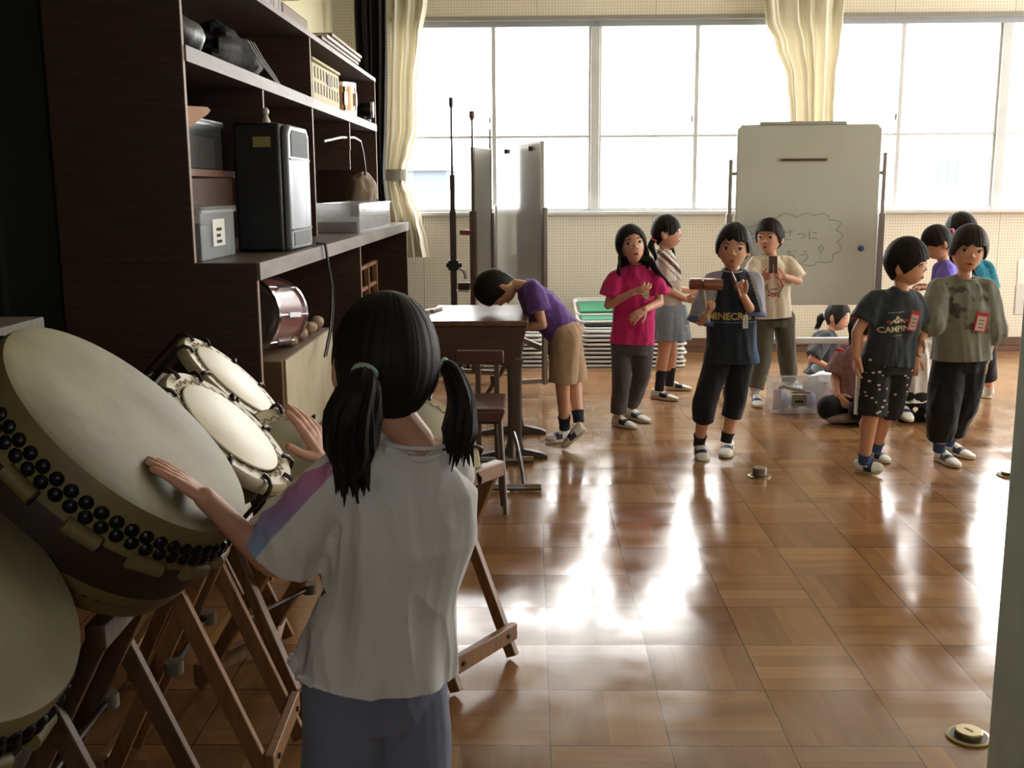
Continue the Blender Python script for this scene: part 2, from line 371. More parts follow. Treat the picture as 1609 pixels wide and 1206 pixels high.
g.span(WX1+.03, WX1+.1, RW0, RW1, RZ0, RZ0+.04).span(WX1+.03, WX1+.1, RW0, RW1, RZ1-.04, RZ1).span(WX1+.05, WX1+.08, RW0, RW1, 1.78, 1.81)
fr = struct('window_6', g, white_frame)
obj('pane', G().span(WX1+.062, WX1+.066, RW0, RW1, RZ0, RZ1), glass, fr, smooth=False)
fr = struct('window_7', G().span(FX0, FX1, WY0-.09, WY0-.03, FZ0, FZ0+.04).span(FX0, FX1, WY0-.09, WY0-.03, FZ1-.04, FZ1).span(FX0, FX0+.04, WY0-.09, WY0-.03, FZ0, FZ1).span(FX1-.04, FX1, WY0-.09, WY0-.03, FZ0, FZ1), white_frame)
obj('pane', G().span(FX0+.02, FX1-.02, WY0-.062, WY0-.058, FZ0+.02, FZ1-.02), glass, fr, smooth=False)
# plastered post at the right edge of the view
struct('added_partition', G().span(1.42, WX1, 1.9, 2.2, 0, WZ), plaster, smooth=False)  # unseen partition added to keep side daylight off the foreground
struct('pillar', G().span(1.052, 1.42, 1.84, 2.30, 0, WZ), M('green_grey_plaster', (206, 224, 214), .8, bump=(14, .35), var=(5, (186, 206, 198))), bevel=.012)

# ------------------------------------------------------------------ curtains
cream = curtain_material('cream_curtain', (236, 231, 216), .32); blackout = M('blackout_cloth', (30, 25, 27), .9, bump=(200, .1))
def curtain(rows, y, pleats, amp, n=90, th=.004, sw=.5, seed=0.):
    """rows: (pixel height, left x, right x) of a hanging cloth in the plane y, made into a pleated sheet with thickness"""
    fine = []
    for (a, b) in zip(rows[:-1], rows[1:]):
        for k in range(6):
            t = k/6; t2 = t*t*(3-2*t); fine.append([a[i]+(b[i]-a[i])*(t if i == 0 else t2) for i in range(3)])
    fine.append(list(rows[-1])); g = G(); front, back = [], []
    for py, xl, xr in fine:
        rf = []
        for j in range(n+1):
            u = j/n; p = P(xl+(xr-xl)*u, py, Y=y)
            ph = u*pleats*2*PI+sw*math.sin(py*.011+u*5+seed)
            d = amp*math.sin(ph)+amp*.45*math.sin(2.3*ph+1+seed+py*.004)
            rf.append(V((p.x+.3*amp*math.cos(ph*.5), y+d, p.z)))
        front.append(rf); back.append([q+V((0, th, 0)) for q in rf])
    return g.loft([f+list(reversed(b)) for f, b in zip(front, back)])
t = thing('curtain', 'cream curtain gathered by a tieback beside the shelves at the left window', 'curtain', P(640, 405, Y=8.86), 'cream window curtains')
obj('cloth', curtain([(-70, 606, 676), (0, 611, 673), (60, 612, 664), (130, 611, 656), (200, 609, 657), (240, 606, 648), (262, 605, 640), (275, 605, 637), (288, 606, 640), (310, 608, 650), (345, 612, 664), (380, 614, 672), (404, 615, 676)], 8.86, 3.2, .04), cream, t)
q = P(621, 275, Y=8.86)
obj('tieback', G().rings([(q+V((0, 0, z)), (.098, 0, 0), (0, .062, 0)) for z in (-.045, -.04, .04, .045)], 28), M('tieback_cloth', (150, 146, 134), .9), t)
t = thing('curtain', 'cream curtain hanging in the middle of the windows behind the large whiteboard', 'curtain', P(1275, 480, Y=8.86), 'cream window curtains')
obj('cloth', curtain([(-70, 1196, 1334), (0, 1198, 1331), (30, 1200, 1329), (70, 1216, 1324), (120, 1233, 1316), (180, 1238, 1312), (240, 1244, 1306), (270, 1247, 1303), (300, 1243, 1306), (360, 1236, 1316), (420, 1232, 1322)], 8.86, 5, .045, seed=2.), cream, t)
q = P(1275, 270, Y=8.86)
obj('tieback', G().rings([(q+V((0, 0, z)), (.165, 0, 0), (0, .075, 0)) for z in (-.045, -.04, .04, .045)], 28), MATS['tieback_cloth'], t)
t = tag(obj('blackout_curtain', curtain([(-70, 552, 612), (0, 553, 610), (100, 556, 611), (200, 560, 610), (270, 575, 607), (330, 568, 612), (420, 560, 616), (500, 560, 616)], 8.6, 5, .05, seed=1.), blackout, loc=P(585, 500, Y=8.6)), 'dark blackout curtain hanging in the corner behind the shelves', 'curtain')

# ------------------------------------------------------------------ built-in shelves along the left wall
dk = wood('dark_brown_board', (76, 50, 38), (60, 39, 30), .6); edge = M('worn_light_edge', (124, 114, 106), .6, var=(14, (96, 84, 76), (1, .15, 1))); trimw = wood('edge_strip', (134, 110, 88), (110, 84, 64), .6)
UX, LX, Y0, Y1, CT = -1.14, -.93, 3.62, 8.1, 1.13
t = thing('lower_cabinet', 'dark brown open base cabinet under the worktop along the left wall', 'cabinet', (WX0, Y0, 0))
for ya in (Y0, 5.85, Y1-.025):
    s = obj('side_panel', G().span(WX0+.02, LX-.004, ya, ya+.025, 0, CT-.061), dk, t)
    obj('edge_strip', G().span(LX-.004, LX, ya, ya+.025, 0, CT-.06), trimw, s)
obj('back_panel', G().span(WX0+.005, WX0+.02, Y0, Y1, 0, CT-.06), dk, t)
obj('bottom_board', G().span(WX0+.02, LX, Y0+.025, Y1-.025, .05, .075), dk, t)
obj('plinth', G().span(LX-.06, LX-.045, Y0+.025, Y1-.025, 0, .05), dk, t)
t = thing('worktop', 'long worktop with a worn pale front edge carrying the loudspeaker', 'worktop', (WX0, Y0, CT-.06))
obj('board', G().span(WX0+.002, LX, Y0+.026, Y1+.02, CT-.06, CT), wood('worktop_brown', (96, 80, 66), (74, 58, 46), .4), t)
obj('end_panel', G().span(WX0+.002, LX, Y0, Y0+.025, CT-.06, CT-.001), dk, t)
obj('front_edge', G().span(LX, LX+.012, Y0, Y1+.02, CT-.058, CT+.001), edge, t)
TOPZ, MID = 2.15, 1.845
t = thing('wall_shelf', 'tall dark brown shelf unit with pale shelf edges standing on the worktop', 'shelf', (WX0, Y0, CT))
for ya, za in ((Y0, TOPZ), (5.73, TOPZ), (Y1-.022, TOPZ)):
    s = obj('side_panel', G().span(WX0+.02, UX-.004, ya, ya+.022, CT+.001, za), dk, t)
    obj('edge_strip', G().span(UX-.004, UX, ya, ya+.022, CT+.001, za), trimw, s)
for (za, zb) in ((TOPZ, TOPZ+.025), (MID-.05, MID)):
    s = obj('shelf_board', G().span(WX0+.004, UX, Y0+(.023 if za < 2 else 0), Y1, za, zb), dk, t)
    obj('edge_strip', G().span(UX, UX+.006, Y0+.022, Y1, za, zb+.001), edge, s)
obj('shelf_board', G().span(WX0+.02, UX-.06, Y0+.022, 4.68, 1.425, 1.45), wood('reddish_shelf', (110, 66, 44), (90, 52, 34), .5), t)
for ya in (4.68, 6.9):
    s = obj('divider', G().span(WX0+.02, UX-.004, ya, ya+.018, 1.45 if ya < 5 else 1.5, MID-.05), dk, t); obj('edge_strip', G().span(UX-.004, UX, ya, ya+.018, 1.62, MID-.05), trimw, s)
obj('back_panel', G().span(WX0+.004, WX0+.02, Y0, Y1, CT+.001, TOPZ), dk, t)
obj('vent_panel', G().span(WX0+.022, WX0+.03, 3.7, 4.6, CT+.02, 1.42), M('black_panel', (22, 20, 20), .7), t)
g = G(); rf = []
for j in range(70):
    yy = .2+3.38*j/69; rf.append((WX0+.05+.022*math.sin(yy*19)+.012*math.sin(yy*31+1), yy))
g.loft([[V((x, y, z)) for x, y in rf]+[V((x-.006, y, z)) for x, y in reversed(rf)] for z in (.02, 1.2, WZ-.06)])
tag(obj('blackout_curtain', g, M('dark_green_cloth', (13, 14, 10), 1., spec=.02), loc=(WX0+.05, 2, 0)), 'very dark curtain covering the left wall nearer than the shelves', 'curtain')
t = tag(obj('storage_chest', G().span(-1.5, -1.22, 1.95, 2.58, 0, 1.04).span(-1.51, -1.2, 1.93, 2.6, 1.04, 1.07), wood('drab_board', (96, 92, 76), (78, 72, 60), .7), loc=(-1.36, 2.3, 0), bevel=.004), 'drab wooden chest against the left wall behind the big drum', 'chest')

# ------------------------------------------------------------------ things on the shelves
SP = MATS.get('x'); blk = M('black_plastic', (11, 11, 12), .5); silver = M('silver_plastic', (132, 136, 142), .36, .4)
t = thing('loudspeaker', 'black portable loudspeaker with rounded silver front on the worktop', 'loudspeaker', (-1.07, 4.5, CT))
obj('case', G().span(-1.17, -.985, 4.28, 4.72, CT+.001, CT+.505), blk, t, bevel=.012)
ff = obj('front_frame', G().prism([V((-.985, y, z)) for y, z in ((4.30, CT+.005), (4.70, CT+.005), (4.70, CT+.47), (4.66, CT+.5), (4.34, CT+.5), (4.30, CT+.47))], (.03, 0, 0)), silver, t, bevel=.01)
obj('grille', G().prism([V((-.956, y, z)) for y, z in ((4.34, CT+.375), (4.66, CT+.375), (4.66, CT+.46), (4.63, CT+.48), (4.37, CT+.48), (4.34, CT+.46))], (.004, 0, 0)), M('dark_grille', (18, 18, 20), .7), ff)
obj('control_panel', G().span(-.956, -.952, 4.34, 4.66, CT+.02, CT+.075), blk, ff)
obj('curved_panel', G().loft([[V((-.962+.03*math.sin(PI*k/12), 4.34+.32*k/12, z)) for k in range(13)]+[V((-.965, 4.66-.32*k/12, z)) for k in range(13)] for z in (CT+.09, CT+.36)]), silver, t)
for z, w in ((CT+.365, .004), (CT+.085, .004)): obj('seam', G().span(-.956, -.951, 4.31, 4.69, z-w, z+w), blk, t)
obj('sticker', G().span(-1.09, -1.02, 4.2785, 4.2795, CT+.41, CT+.45), M('yellowed_paper', (150, 140, 90), .7), t)
cb = [P(x, y, X=-.9) for x, y in ((497, 387), (505, 396), (516, 420), (521, 450), (521, 482), (518, 520), (510, 560))]; cb[0] = V((-.94, 4.705, CT+.012)); cb[1] = V((-.905, 4.72, CT+.01))
for dy in (0, .03): tag(obj('power_cord', G().tube([p+V((0, dy*min(k, 4)/3, 0)) for k, p in enumerate(cb)], .005, 8), blk), 'black cable running from the loudspeaker over the worktop edge' if not dy else 'second thinner black cable hanging beside the loudspeaker cable', 'cable')
def clear_box(name, label, c, size, mat, lid, labelmat=None, lidmat=None, group=None, wall=.004):
    t = thing(name, label, 'box', (c[0], c[1], c[2]), group); x, y, z = c; sx, sy, sz = size; g = G()
    g.span(x-sx/2, x+sx/2, y-sy/2, y+sy/2, z, z+wall)
    g.span(x-sx/2, x-sx/2+wall, y-sy/2, y+sy/2, z, z+sz).span(x+sx/2-wall, x+sx/2, y-sy/2, y+sy/2, z, z+sz).span(x-sx/2, x+sx/2, y-sy/2, y-sy/2+wall, z, z+sz).span(x-sx/2, x+sx/2, y+sy/2-wall, y+sy/2, z, z+sz)
    obj('tub', g, mat, t, bevel=.002)
    rim = G()
    for s in (-1, 1): rim.span(x-sx/2-.008, x+sx/2+.008, y+s*sy/2-.008, y+s*sy/2+.008, z+sz-.012, z+sz); rim.span(x+s*sx/2-.008, x+s*sx/2+.008, y-sy/2, y+sy/2, z+sz-.012, z+sz)
    obj('rim', rim, lidmat or mat, t)
    if lid: obj('lid', G().span(x-sx/2-.008, x+sx/2+.008, y-sy/2-.008, y+sy/2+.008, z+sz, z+sz+.012), lidmat or mat, t, bevel=.003)
    if labelmat: obj('paper_label', G().span(x+sx/2+.0005, x+sx/2+.0015, y-sy*.18, y+sy*.18, z+sz*.25, z+sz*.8), labelmat, t)
    return t
clearp = plastic_clear('clear_plastic', (214, 220, 224), .2); dimclear = plastic_clear('dim_clear_plastic', (70, 72, 70), .3); paper = M('white_paper', (214, 212, 204), .8)
t = clear_box('plastic_box', 'clear plastic box with a white label at the near end of the worktop', (-1.27, 3.92, CT+.001), (.26, .42, .175), clearp, True, paper)
obj('contents', G().span(-1.39, -1.15, 3.73, 4.11, CT+.006, CT+.12), M('mixed_grey', (52, 54, 52), .8, var=(20, (96, 96, 92))), t)
g = G()
for k in range(3): g.span(-1.1375, -1.1365, 3.89, 3.95-(k % 2)*.015, CT+.055+k*.022, CT+.066+k*.022)
obj('label_marks', g, M('black_ink', (24, 24, 26), .8), t)
t = clear_box('plastic_box', 'dim clear plastic box on the small reddish upper shelf', (-1.33, 4.02, 1.451), (.26, .42, .17), dimclear, True)
obj('contents', G().span(-1.44, -1.22, 3.84, 4.2, 1.456, 1.57), M('mixed_dark', (40, 36, 32), .8, var=(16, (70, 64, 56))), t)
g = G(); g.prism([V((-1.17, y, z)) for y, z in ((3.66, 1.625), (3.95, 1.665), (3.97, 1.685), (3.93, 1.69), (3.66, 1.65))], (-.3, 0, 0))
tag(obj('cardboard_sheet', G().prism([P(x, y, X=-1.16) for x, y in ((291, 166), (326, 168), (331, 173), (327, 179), (291, 204))], (-.25, 0, 0)), M('cardboard', (150, 108, 66), .8, var=(6, (132, 92, 54)))), 'bent brown cardboard sheet sticking out above the dim plastic box', 'cardboard')
# small pale ornament by the divider
t = thing('ornament', 'small pale figurine standing on top of the loudspeaker', 'ornament', (-1.1, 4.6, CT+.506))
b = V((-1.1, 4.55, CT+.506))
obj('body', G().lathe(b, (0, 0, 1), [(0, .018), (.01, .02), (.03, .014), (.045, .008)], 20), M('cream_glaze', (196, 186, 160), .3), t)
obj('head', G().ell(b+V((0, 0, .058)), (.015, .015, .018)), MATS['cream_glaze'], t)
# dark limp things on the middle shelf
def sag(path, w, h, n=10):
    return G().rings([(p, (w*k, 0, 0), (0, 0, h*k)) for p, k in path], 16, 2.6)
black_vinyl = M('black_vinyl', (17, 16, 18), .7, bump=(30, .4), spec=.2); greyfilm = M('grey_film', (58, 62, 64), .5, bump=(18, .6))
def heap(name, label, cat, c, r, mat, seed, rot=None):
    g = G().ell(c, r, rot, 36); m = g.mesh('h'); 
    g2 = G(); vs = []
    for v in m.vertices:
        p = v.co; d = noise.noise(p*9+V((seed, 0, 0)))*.25+noise.noise(p*22+V((0, seed, 0)))*.12; q = V(c)+(p-V(c))*(1+d); q.z = max(q.z, c[2]-r[2]*.98); vs.append(q)
    g2.add(vs, [tuple(f.vertices) for f in m.polygons]); bpy.data.meshes.remove(m)
    return tag(obj(name, g2, mat, loc=(c[0], c[1], c[2]-r[2]*.98)), label, cat)
heap('plastic_bag', 'crumpled grey plastic bag at the near end of the middle shelf', 'bag', (-1.23, 3.86, MID+.061), (.08, .19, .06), greyfilm, 1.)
heap('vinyl_bag', 'slumped black vinyl bag on the middle shelf', 'bag', (-1.32, 4.75, MID+.1), (.13, .46, .10), black_vinyl, 5.)
g = G()
for k in range(3): g.tube([P(388+k*5, 62+k*2, X=-1.17), P(405+k*4, 92, X=-1.165), P(425+k*3, 118, X=-1.16), V((-1.16, 5.05+.03*k, MID+.008))], .004, 6)
tag(obj('bag_cord', g, M('grey_cord', (120, 122, 116), .6)), 'pale cords trailing over the black vinyl bag', 'cord')
# basket, snare drum, camera on the middle shelf, right bay
rattan = M('beige_basket', (176, 164, 122), .7, var=(40, (150, 138, 98)))
bz = MID+.001; by0, by1 = 5.92, 6.75; bx0, bx1 = -1.42, -1.17
t = thing('basket', 'beige slatted plastic basket on the middle shelf', 'basket', ((bx0+bx1)/2, 6.3, bz))
obj('shell', G().span(bx0, bx1, by0, by1, bz, bz+.215), rattan, t, bevel=.012)
g = G()
for s in (0, 1):
    for k in range(9): g.span(bx1-.0, bx1+.002, by0+.06+k*.085, by0+.085+k*.085, bz+.05+s*.08, bz+.11+s*.08)
    for k in range(6): g.span(bx0+.03+k*.035, bx0+.045+k*.035, by0-.002, by0, bz+.05+s*.08, bz+.11+s*.08)
obj('slots', g, M('slot_dark', (60, 52, 36), .8), t)
obj('rim', G().span(bx0-.008, bx1+.008, by0-.008, by1+.008, bz+.215, bz+.232), rattan, t, bevel=.005)
obj('card', G().span(bx1+.003, bx1+.005, by0+.42, by0+.56, bz+.12, bz+.18), M('brown_card', (96, 60, 40), .7), t)
chrome = M('chrome', (200, 200, 204), .18, 1.); brass = M('brass_shell', (120, 84, 46), .35, .6)
def snare(c, ax, r, h, label, shell, group=None):
    ax = V(ax).normalized(); t = thing('snare_drum', label, 'drum', c, group); c = V(c)
    obj('shell', G().lathe(c, ax, [(0, r*.98), (h, r*.98)], 40), shell, t)
    for z in (0, h-.02): obj('hoop', G().lathe(c+ax*z, ax, [(-.004, r), (-.004, r*1.05), (.024, r*1.05), (.024, r)], 40), chrome, t)
    for z, s in ((.002, -1), (h-.002, 1)): obj('drumhead', G().lathe(c+ax*z, ax*s, [(0, r*.985), (.006, r*.97)], 40), M('drumhead_white', (216, 210, 196), .5), t)
    x, y, _ = frame_of(ax)
    for k in range(8):
        d = x*math.cos(k*PI/4)+y*math.sin(k*PI/4); p = c+d*r*1.03
        obj('lug', G().cyl(p+ax*.01, p+ax*(h-.01), .005, n=8).beam(c+d*r+ax*(h*.3), c+d*r+ax*(h*.7), .02, .024, up=d), chrome, t)
    return t
snare((-1.3, 7.18, MID+.006), (0, 0, 1), .155, .2, 'brass shelled snare drum with chrome hoops beside the beige basket', brass)
t = thing('desk_lamp', 'small black clip-on lamp with a bright rim at the end of the middle shelf', 'lamp', (-1.16, 7.7, MID))
q = V((-1.17, 7.72, MID))
obj('base', G().lathe(q, (0, 0, 1), [(.001, .05), (.015, .05), (.02, .03)], 24), blk, t)
obj('stem', G().tube([q+V((0, 0, .015)), q+V((0, 0, .05))], .01), blk, t)
obj('lamp_head', G().lathe(q+V((-.04, 0, .085)), (1, .05, -.02), [(0, .03), (.02, .045), (.09, .05)], 24), blk, t)
obj('rim', G().lathe(q+V((.05, .004, .083)), (1, .05, -.02), [(0, .05), (0, .056), (.018, .056), (.018, .05)], 24), chrome, t)
# right bay under the middle shelf: long clear tray, paper sack, curved stick
t = clear_box('plastic_tray', 'long low clear plastic tray at the far end of the worktop', (-1.12, 6.85, CT+.001), (.28, 1.35, .165), clearp, False)
obj('contents', G().span(-1.24, -1.0, 6.2, 7.5, CT+.006, CT+.06), M('mixed_brown', (70, 56, 46), .8, var=(14, (104, 90, 76))), t)
heap('cloth_sack', 'crumpled pale brown cloth sack leaning beyond the clear tray', 'sack', (-1.22, 7.79, CT+.19), (.11, .16, .18), M('sack_cloth', (140, 122, 104), .9, bump=(30, .5)), 9.)
tag(obj('cymbal_stand_arm', G().tube([P(x, y, X=-1.16) for x, y in ((508, 222), (535, 216), (556, 216), (566, 222), (570, 240), (573, 262), (574, 275))], .009, 10), M('dull_metal', (96, 84, 78), .4, .6)), 'curved metal rod bent over above the cloth sack', 'rod')
# lower compartments
snare((-1.13, 4.12, .895), (.08, 1, -.10), .15, .38, 'old reddish snare drum with chrome lugs lying tilted in the base cabinet', M('red_drum_shell', (110, 62, 52), .35))
card = M('cardboard_box', (120, 92, 62), .8, var=(5, (104, 78, 50))); pale_card = M('pale_card', (178, 166, 140), .8, var=(5, (164, 150, 122)))
t = thing('cardboard_box', 'worn cardboard box with pale side in the base cabinet below the snare drum', 'box', (-1.14, 4.55, .08))
obj('carton', G().span(-1.4, -.965, 4.07, 5.1, .2, .72), card, t, bevel=.004)
obj('flap', G().span(-.964, -.955, 4.09, 5.08, .34, .72), pale_card, t)
t = tag(obj('crate', G().span(-1.42, -.96, 4.06, 5.15, .078, .198), M('dark_green_crate', (24, 34, 30), .6), loc=(-1.2, 4.5, .078), bevel=.006), 'dark green plastic crate under the cardboard box', 'crate')
for i, (x, y) in enumerate(((456, 540), (472, 533), (486, 527), (498, 521))):
    q = P(x, y, X=-1.02)
    heap('cloth_rag', ['knotted cream rag at the near corner of the cardboard box', 'small cream rag next to the knotted one on the box rim', 'brown and cream rag in the middle of the box rim', 'cream rag nearest the snare drum on the box rim'][i], 'rag', (q.x, q.y, max(q.z, .75)), (.035, .06, .03), M('rag_cream', (176, 156, 128), .9, var=(30, (120, 86, 62))), 3.+i)
rack = wood('rack_wood', (140, 100, 64), (120, 82, 50), .6)
t = thing('wooden_rack', 'small wooden rack in the far compartment of the base cabinet', 'rack', (-1.05, 6.5, .5))
q0, z0 = 6.35, .60
for y in (6.3, 6.6, 6.95): obj('post', G().span(-1.03, -1.0, y, y+.03, z0, z0+.32), rack, t); obj('post', G().span(-1.33, -1.3, y, y+.03, z0, z0+.32), rack, t)
for z in (.03, .17, .3): obj('rail', G().span(-1.025, -1.005, 6.3, 6.98, z0+z, z0+z+.02), rack, t)
tag(obj('low_case', G().span(-1.4, -.98, 6.2, 7.1, .076, .599), M('case_brown', (62, 42, 34), .7), loc=(-1.2, 6.6, .076), bevel=.006), 'plain dark case standing under the small wooden rack', 'case')
heap('drum_cover', 'dark grey cloth drum cover heaped beside the tilted snare drum', 'cover', (-1.2, 3.83, .73), (.14, .15, .08), M('cover_cloth', (58, 60, 58), .9, bump=(40, .3)), 2.)
tag(obj('drum_case', G().lathe((-1.22, 3.85, .077), (0, 0, 1), [(0, .16), (0, .17), (.55, .17), (.57, .16)], 40), M('case_grey', (52, 50, 44), .7), loc=(-1.22, 3.85, .077)), 'dark round drum case at the near end of the base cabinet', 'case')
# on top of the shelves
TZ = TOPZ+.026
cols = [(96, 104, 128), (176, 138, 116), (70, 84, 108), (150, 112, 92), (84, 88, 84), (120, 124, 134), (160, 128, 110), (96, 100, 118), (150, 122, 104), (110, 106, 116)]
lab = ['slate blue', 'pinkish tan', 'dark blue', 'brown', 'olive grey', 'pale grey', 'light tan', 'dusty blue', 'dull orange', 'mauve grey']
yb = 4.62
for k, c in enumerate(cols):
    w = .062+.01*(k % 3); h = .3+.02*((k*7) % 4)
    o = tag(obj('binder', G().span(-1.42, -1.2, yb, yb+w, TZ, TZ+h), M('binder_%d' % k, c, .6), loc=(-1.31, yb+w/2, TZ), bevel=.003), f'{lab[k]} ring binder, {["first","second","third","fourth","fifth","sixth","seventh","eighth","ninth","last"][k]} from the near end on top of the shelves', 'binder', 'binders on top of the shelf unit')
    obj('spine_label', G().span(-1.1995, -1.1985, yb+.014, yb+w-.014, TZ+h*.35, TZ+h*.75), paper if k % 2 else M('spine_dark', (60, 56, 60), .7), o)
    yb += w+.006
tag(obj('brown_case', G().span(-1.45, -1.2, yb+.02, yb+.62, TZ, TZ+.1), M('case_tan', (120, 104, 88), .7), loc=(-1.3, yb+.3, TZ), bevel=.01), 'low grey brown case on the shelf top beyond the binders', 'case')
for k in range(4):
    c = [(196, 186, 166), (90, 66, 54), (204, 198, 182), (120, 96, 80)][k]
    tag(obj('board_sheet', G().span(-1.42, -1.165+.008*k, 6.05+.12*k, 7.45+.02*k, TZ+.024*k, TZ+.024*k+.018), M('sheet_%d' % k, c, .6), loc=(-1.3, 6.8, TZ+.024*k), bevel=.002), ['bottom pale board of the stack on top of the shelves', 'dark brown board second from the bottom of the stack on the shelves', 'cream board third from the bottom of the stack on the shelves', 'thin brown board topmost of the stack on the shelves'][k], 'board')
q = P(515, 8, X=-1.5)
tag(obj('air_conditioner', G().span(WX0, -1.42, 6.0, 6.95, 2.53, 2.8), M('white_casing', (214, 212, 200), .5), loc=(-1.5, 6.5, 2.53), bevel=.015), 'white wall-mounted casing above the binders', 'air conditioner')
# ================================================================== drums
skin_mat = M('drum_skin', (140, 132, 100), .6, var=(6, (116, 104, 74)), bump=(60, .05)); skin_side = M('drum_skin_side', (122, 108, 66), .55, var=(7, (104, 88, 48)))
stud_mat = M('black_stud', (16, 16, 18), .35, .5); drum_wood = wood('drum_wood', (52, 36, 26), (40, 27, 20), .5)
pale_skin = M('pale_drum_skin', (226, 220, 202), .5, var=(6, (204, 192, 164))); hoop_skin = M('hoop_skin', (182, 172, 142), .5, var=(8, (154, 138, 100))); hook_mat = M('hook_iron', (52, 44, 34), .4, .6)
def drum_axes(n):
    n = V(n).normalized(); y = V((0, 1, 0)); y = (y-n*y.dot(n)).normalized(); return n, y, y.cross(n).normalized()   # n, along wall, down/up slope
def big_drum(c, n, R, label, depth=.2):
    n, a, b = drum_axes(n); c = V(c); t = thing('taiko_drum', label, 'drum', c-n*depth*.5, 'large studded taiko drums')
    prof = [(-.004, R*.0+.001), (0, R*.5), (.0, R*.93), (-.004, R*.985), (-.012, R), (-.05, R*1.018), (-.082, R*1.03)]
    obj('drumhead', G().lathe(c, n, [(h, r) for h, r in prof[1:4]][::-1], 80), skin_mat, t)
    obj('skin_wrap', G().lathe(c, n, [(-.084, R*1.0), (-.084, R*1.03)]+prof[::-1][1:4], 80, cap=(True, True)), skin_side, t)
    obj('body', G().lathe(c, n, [(-depth+.02, R*1.02), (-depth*.6, R*1.05), (-.08, R*1.025)], 64), drum_wood, t)
    obj('lower_skin', G().lathe(c, n, [(-depth-.01, R*.9), (-depth-.008, R*.99), (-depth+.01, R*1.01), (-depth+.03, R*1.028), (-depth+.045, R*1.035), (-depth+.045, R*1.0)], 80), skin_side, t)
    k_ = int(2*PI*R/.027)
    for row in (0, 1):
        g = G()
        for k in range(k_):
            th = 2*PI*(k+.5*row)/k_; d = a*math.cos(th)+b*math.sin(th); h = -.040-.0195*row; p = c+n*h+d*R*(1.012+.006*row); x, y, _ = frame_of(d)
            g.loft([[p+d*e+x*(r*math.cos(2*PI*j/9))+y*(r*math.sin(2*PI*j/9)) for j in range(9)] for e, r in ((-.004, .0118), (.003, .0118), (.0075, .008), (.009, .003))])
        obj('stud_row', g, stud_mat, t)
    for k in range(14):
        th = 2*PI*(k+.3)/14; d = a*math.cos(th)+b*math.sin(th); p = c+d*R*1.045; tn = n.cross(d)
        lg = obj('lug', G().cyl(p-n*.083-tn*.03, p-n*.083+tn*.03, .014, n=12), skin_side, t)
        obj('lug_end', G().cyl(p-n*.083+tn*.0305, p-n*.083+tn*.033, .0125, n=12), hook_mat, lg)
    return t
N0 = V((.70, .02, .714)).normalized()
DC1 = EYE+(V((-.726, 1.894, .951))-EYE)*.95; DR1 = .252
big_drum(DC1, N0, DR1, 'big studded taiko drum with pale head that the pigtailed child pats')
DC2 = EYE+(V((-.858, 1.41, .854))-EYE)*.93
big_drum(DC2, V((.70, -.02, .714)), .247, 'big studded taiko drum cut off by the bottom left corner of the picture')
def rope_drum(c, n, label, R=.185, ri=.134, depth=.15, tone=0):
    n, a, b = drum_axes(n); c = V(c); t = thing('rope_drum', label, 'drum', c-n*depth/2, 'small bolt-tuned drums')
    obj('drumhead', G().lathe(c, n, [(0, ri), (.004, ri), (.006, ri*.97)], 64), pale_skin if tone == 0 else skin_mat, t)
    obj('hoop', G().lathe(c, n, [(-.03, R*.93), (-.03, R*.985), (-.018, R), (-.006, R*.985), (.0, R*.95), (-.001, ri*1.06), (-.006, ri*1.02), (-.03, ri)], 64), hoop_skin, t)
    g = G(); g.tube([c+(a*math.cos(2*PI*k/60)+b*math.sin(2*PI*k/60))*(ri*1.1+(.006 if k % 2 else -.006))+n*(.0005+.0012*(k % 2)) for k in range(62)], .0013, 6)
    obj('seam_stitch', g, M('stitch_brown', (150, 132, 100), .8), t)
    obj('body', G().lathe(c-n*.03, n, [(-depth+.04, ri*.98), (-depth/2+.02, ri*1.12), (0, ri*.98)], 48), drum_wood, t)
    obj('lower_hoop', G().lathe(c-n*depth, n, [(-.015, R*.93), (-.012, R*.98), (.0, R), (.012, R*.98), (.012, ri), (-.012, ri)], 64), hoop_skin, t)
    for k in range(10):
        th = 2*PI*(k+.5)/10; d = a*math.cos(th)+b*math.sin(th); p = c+d*R
        hk = obj('hook', G().tube([p-d*.028+n*.004, p-d*.012+n*.0075, p+d*.005+n*.003, p+d*.013-n*.012, p+d*.012-n*.04, p+d*.012-n*(depth+.02)], .0052, 8), hook_mat, t)
        obj('bolt', G().cyl(p+d*.012-n*(depth+.02), p+d*.012-n*(depth+.045), .009, n=8), hook_mat, hk)
    return t
RD = [(V((-.678, 2.34, .846)), N0, 'small bolt-tuned drum right behind the big drum with white inner head', 0), (V((-.835, 2.95, .846)), V((.69, .08, .72)), 'small bolt-tuned drum farthest back, next to the dark cabinet side', 0),
      (P(478, 724, Y=2.72), V((.62, -.33, .71)), 'small yellowish drum behind the child\'s raised hand', 1), (P(668, 688, Y=2.88), V((.55, -.42, .72)), 'small drum on the folding stand right of the pigtailed child', 1)]
for c, n, l, tn in RD: rope_drum(c, n, l, tone=tn)
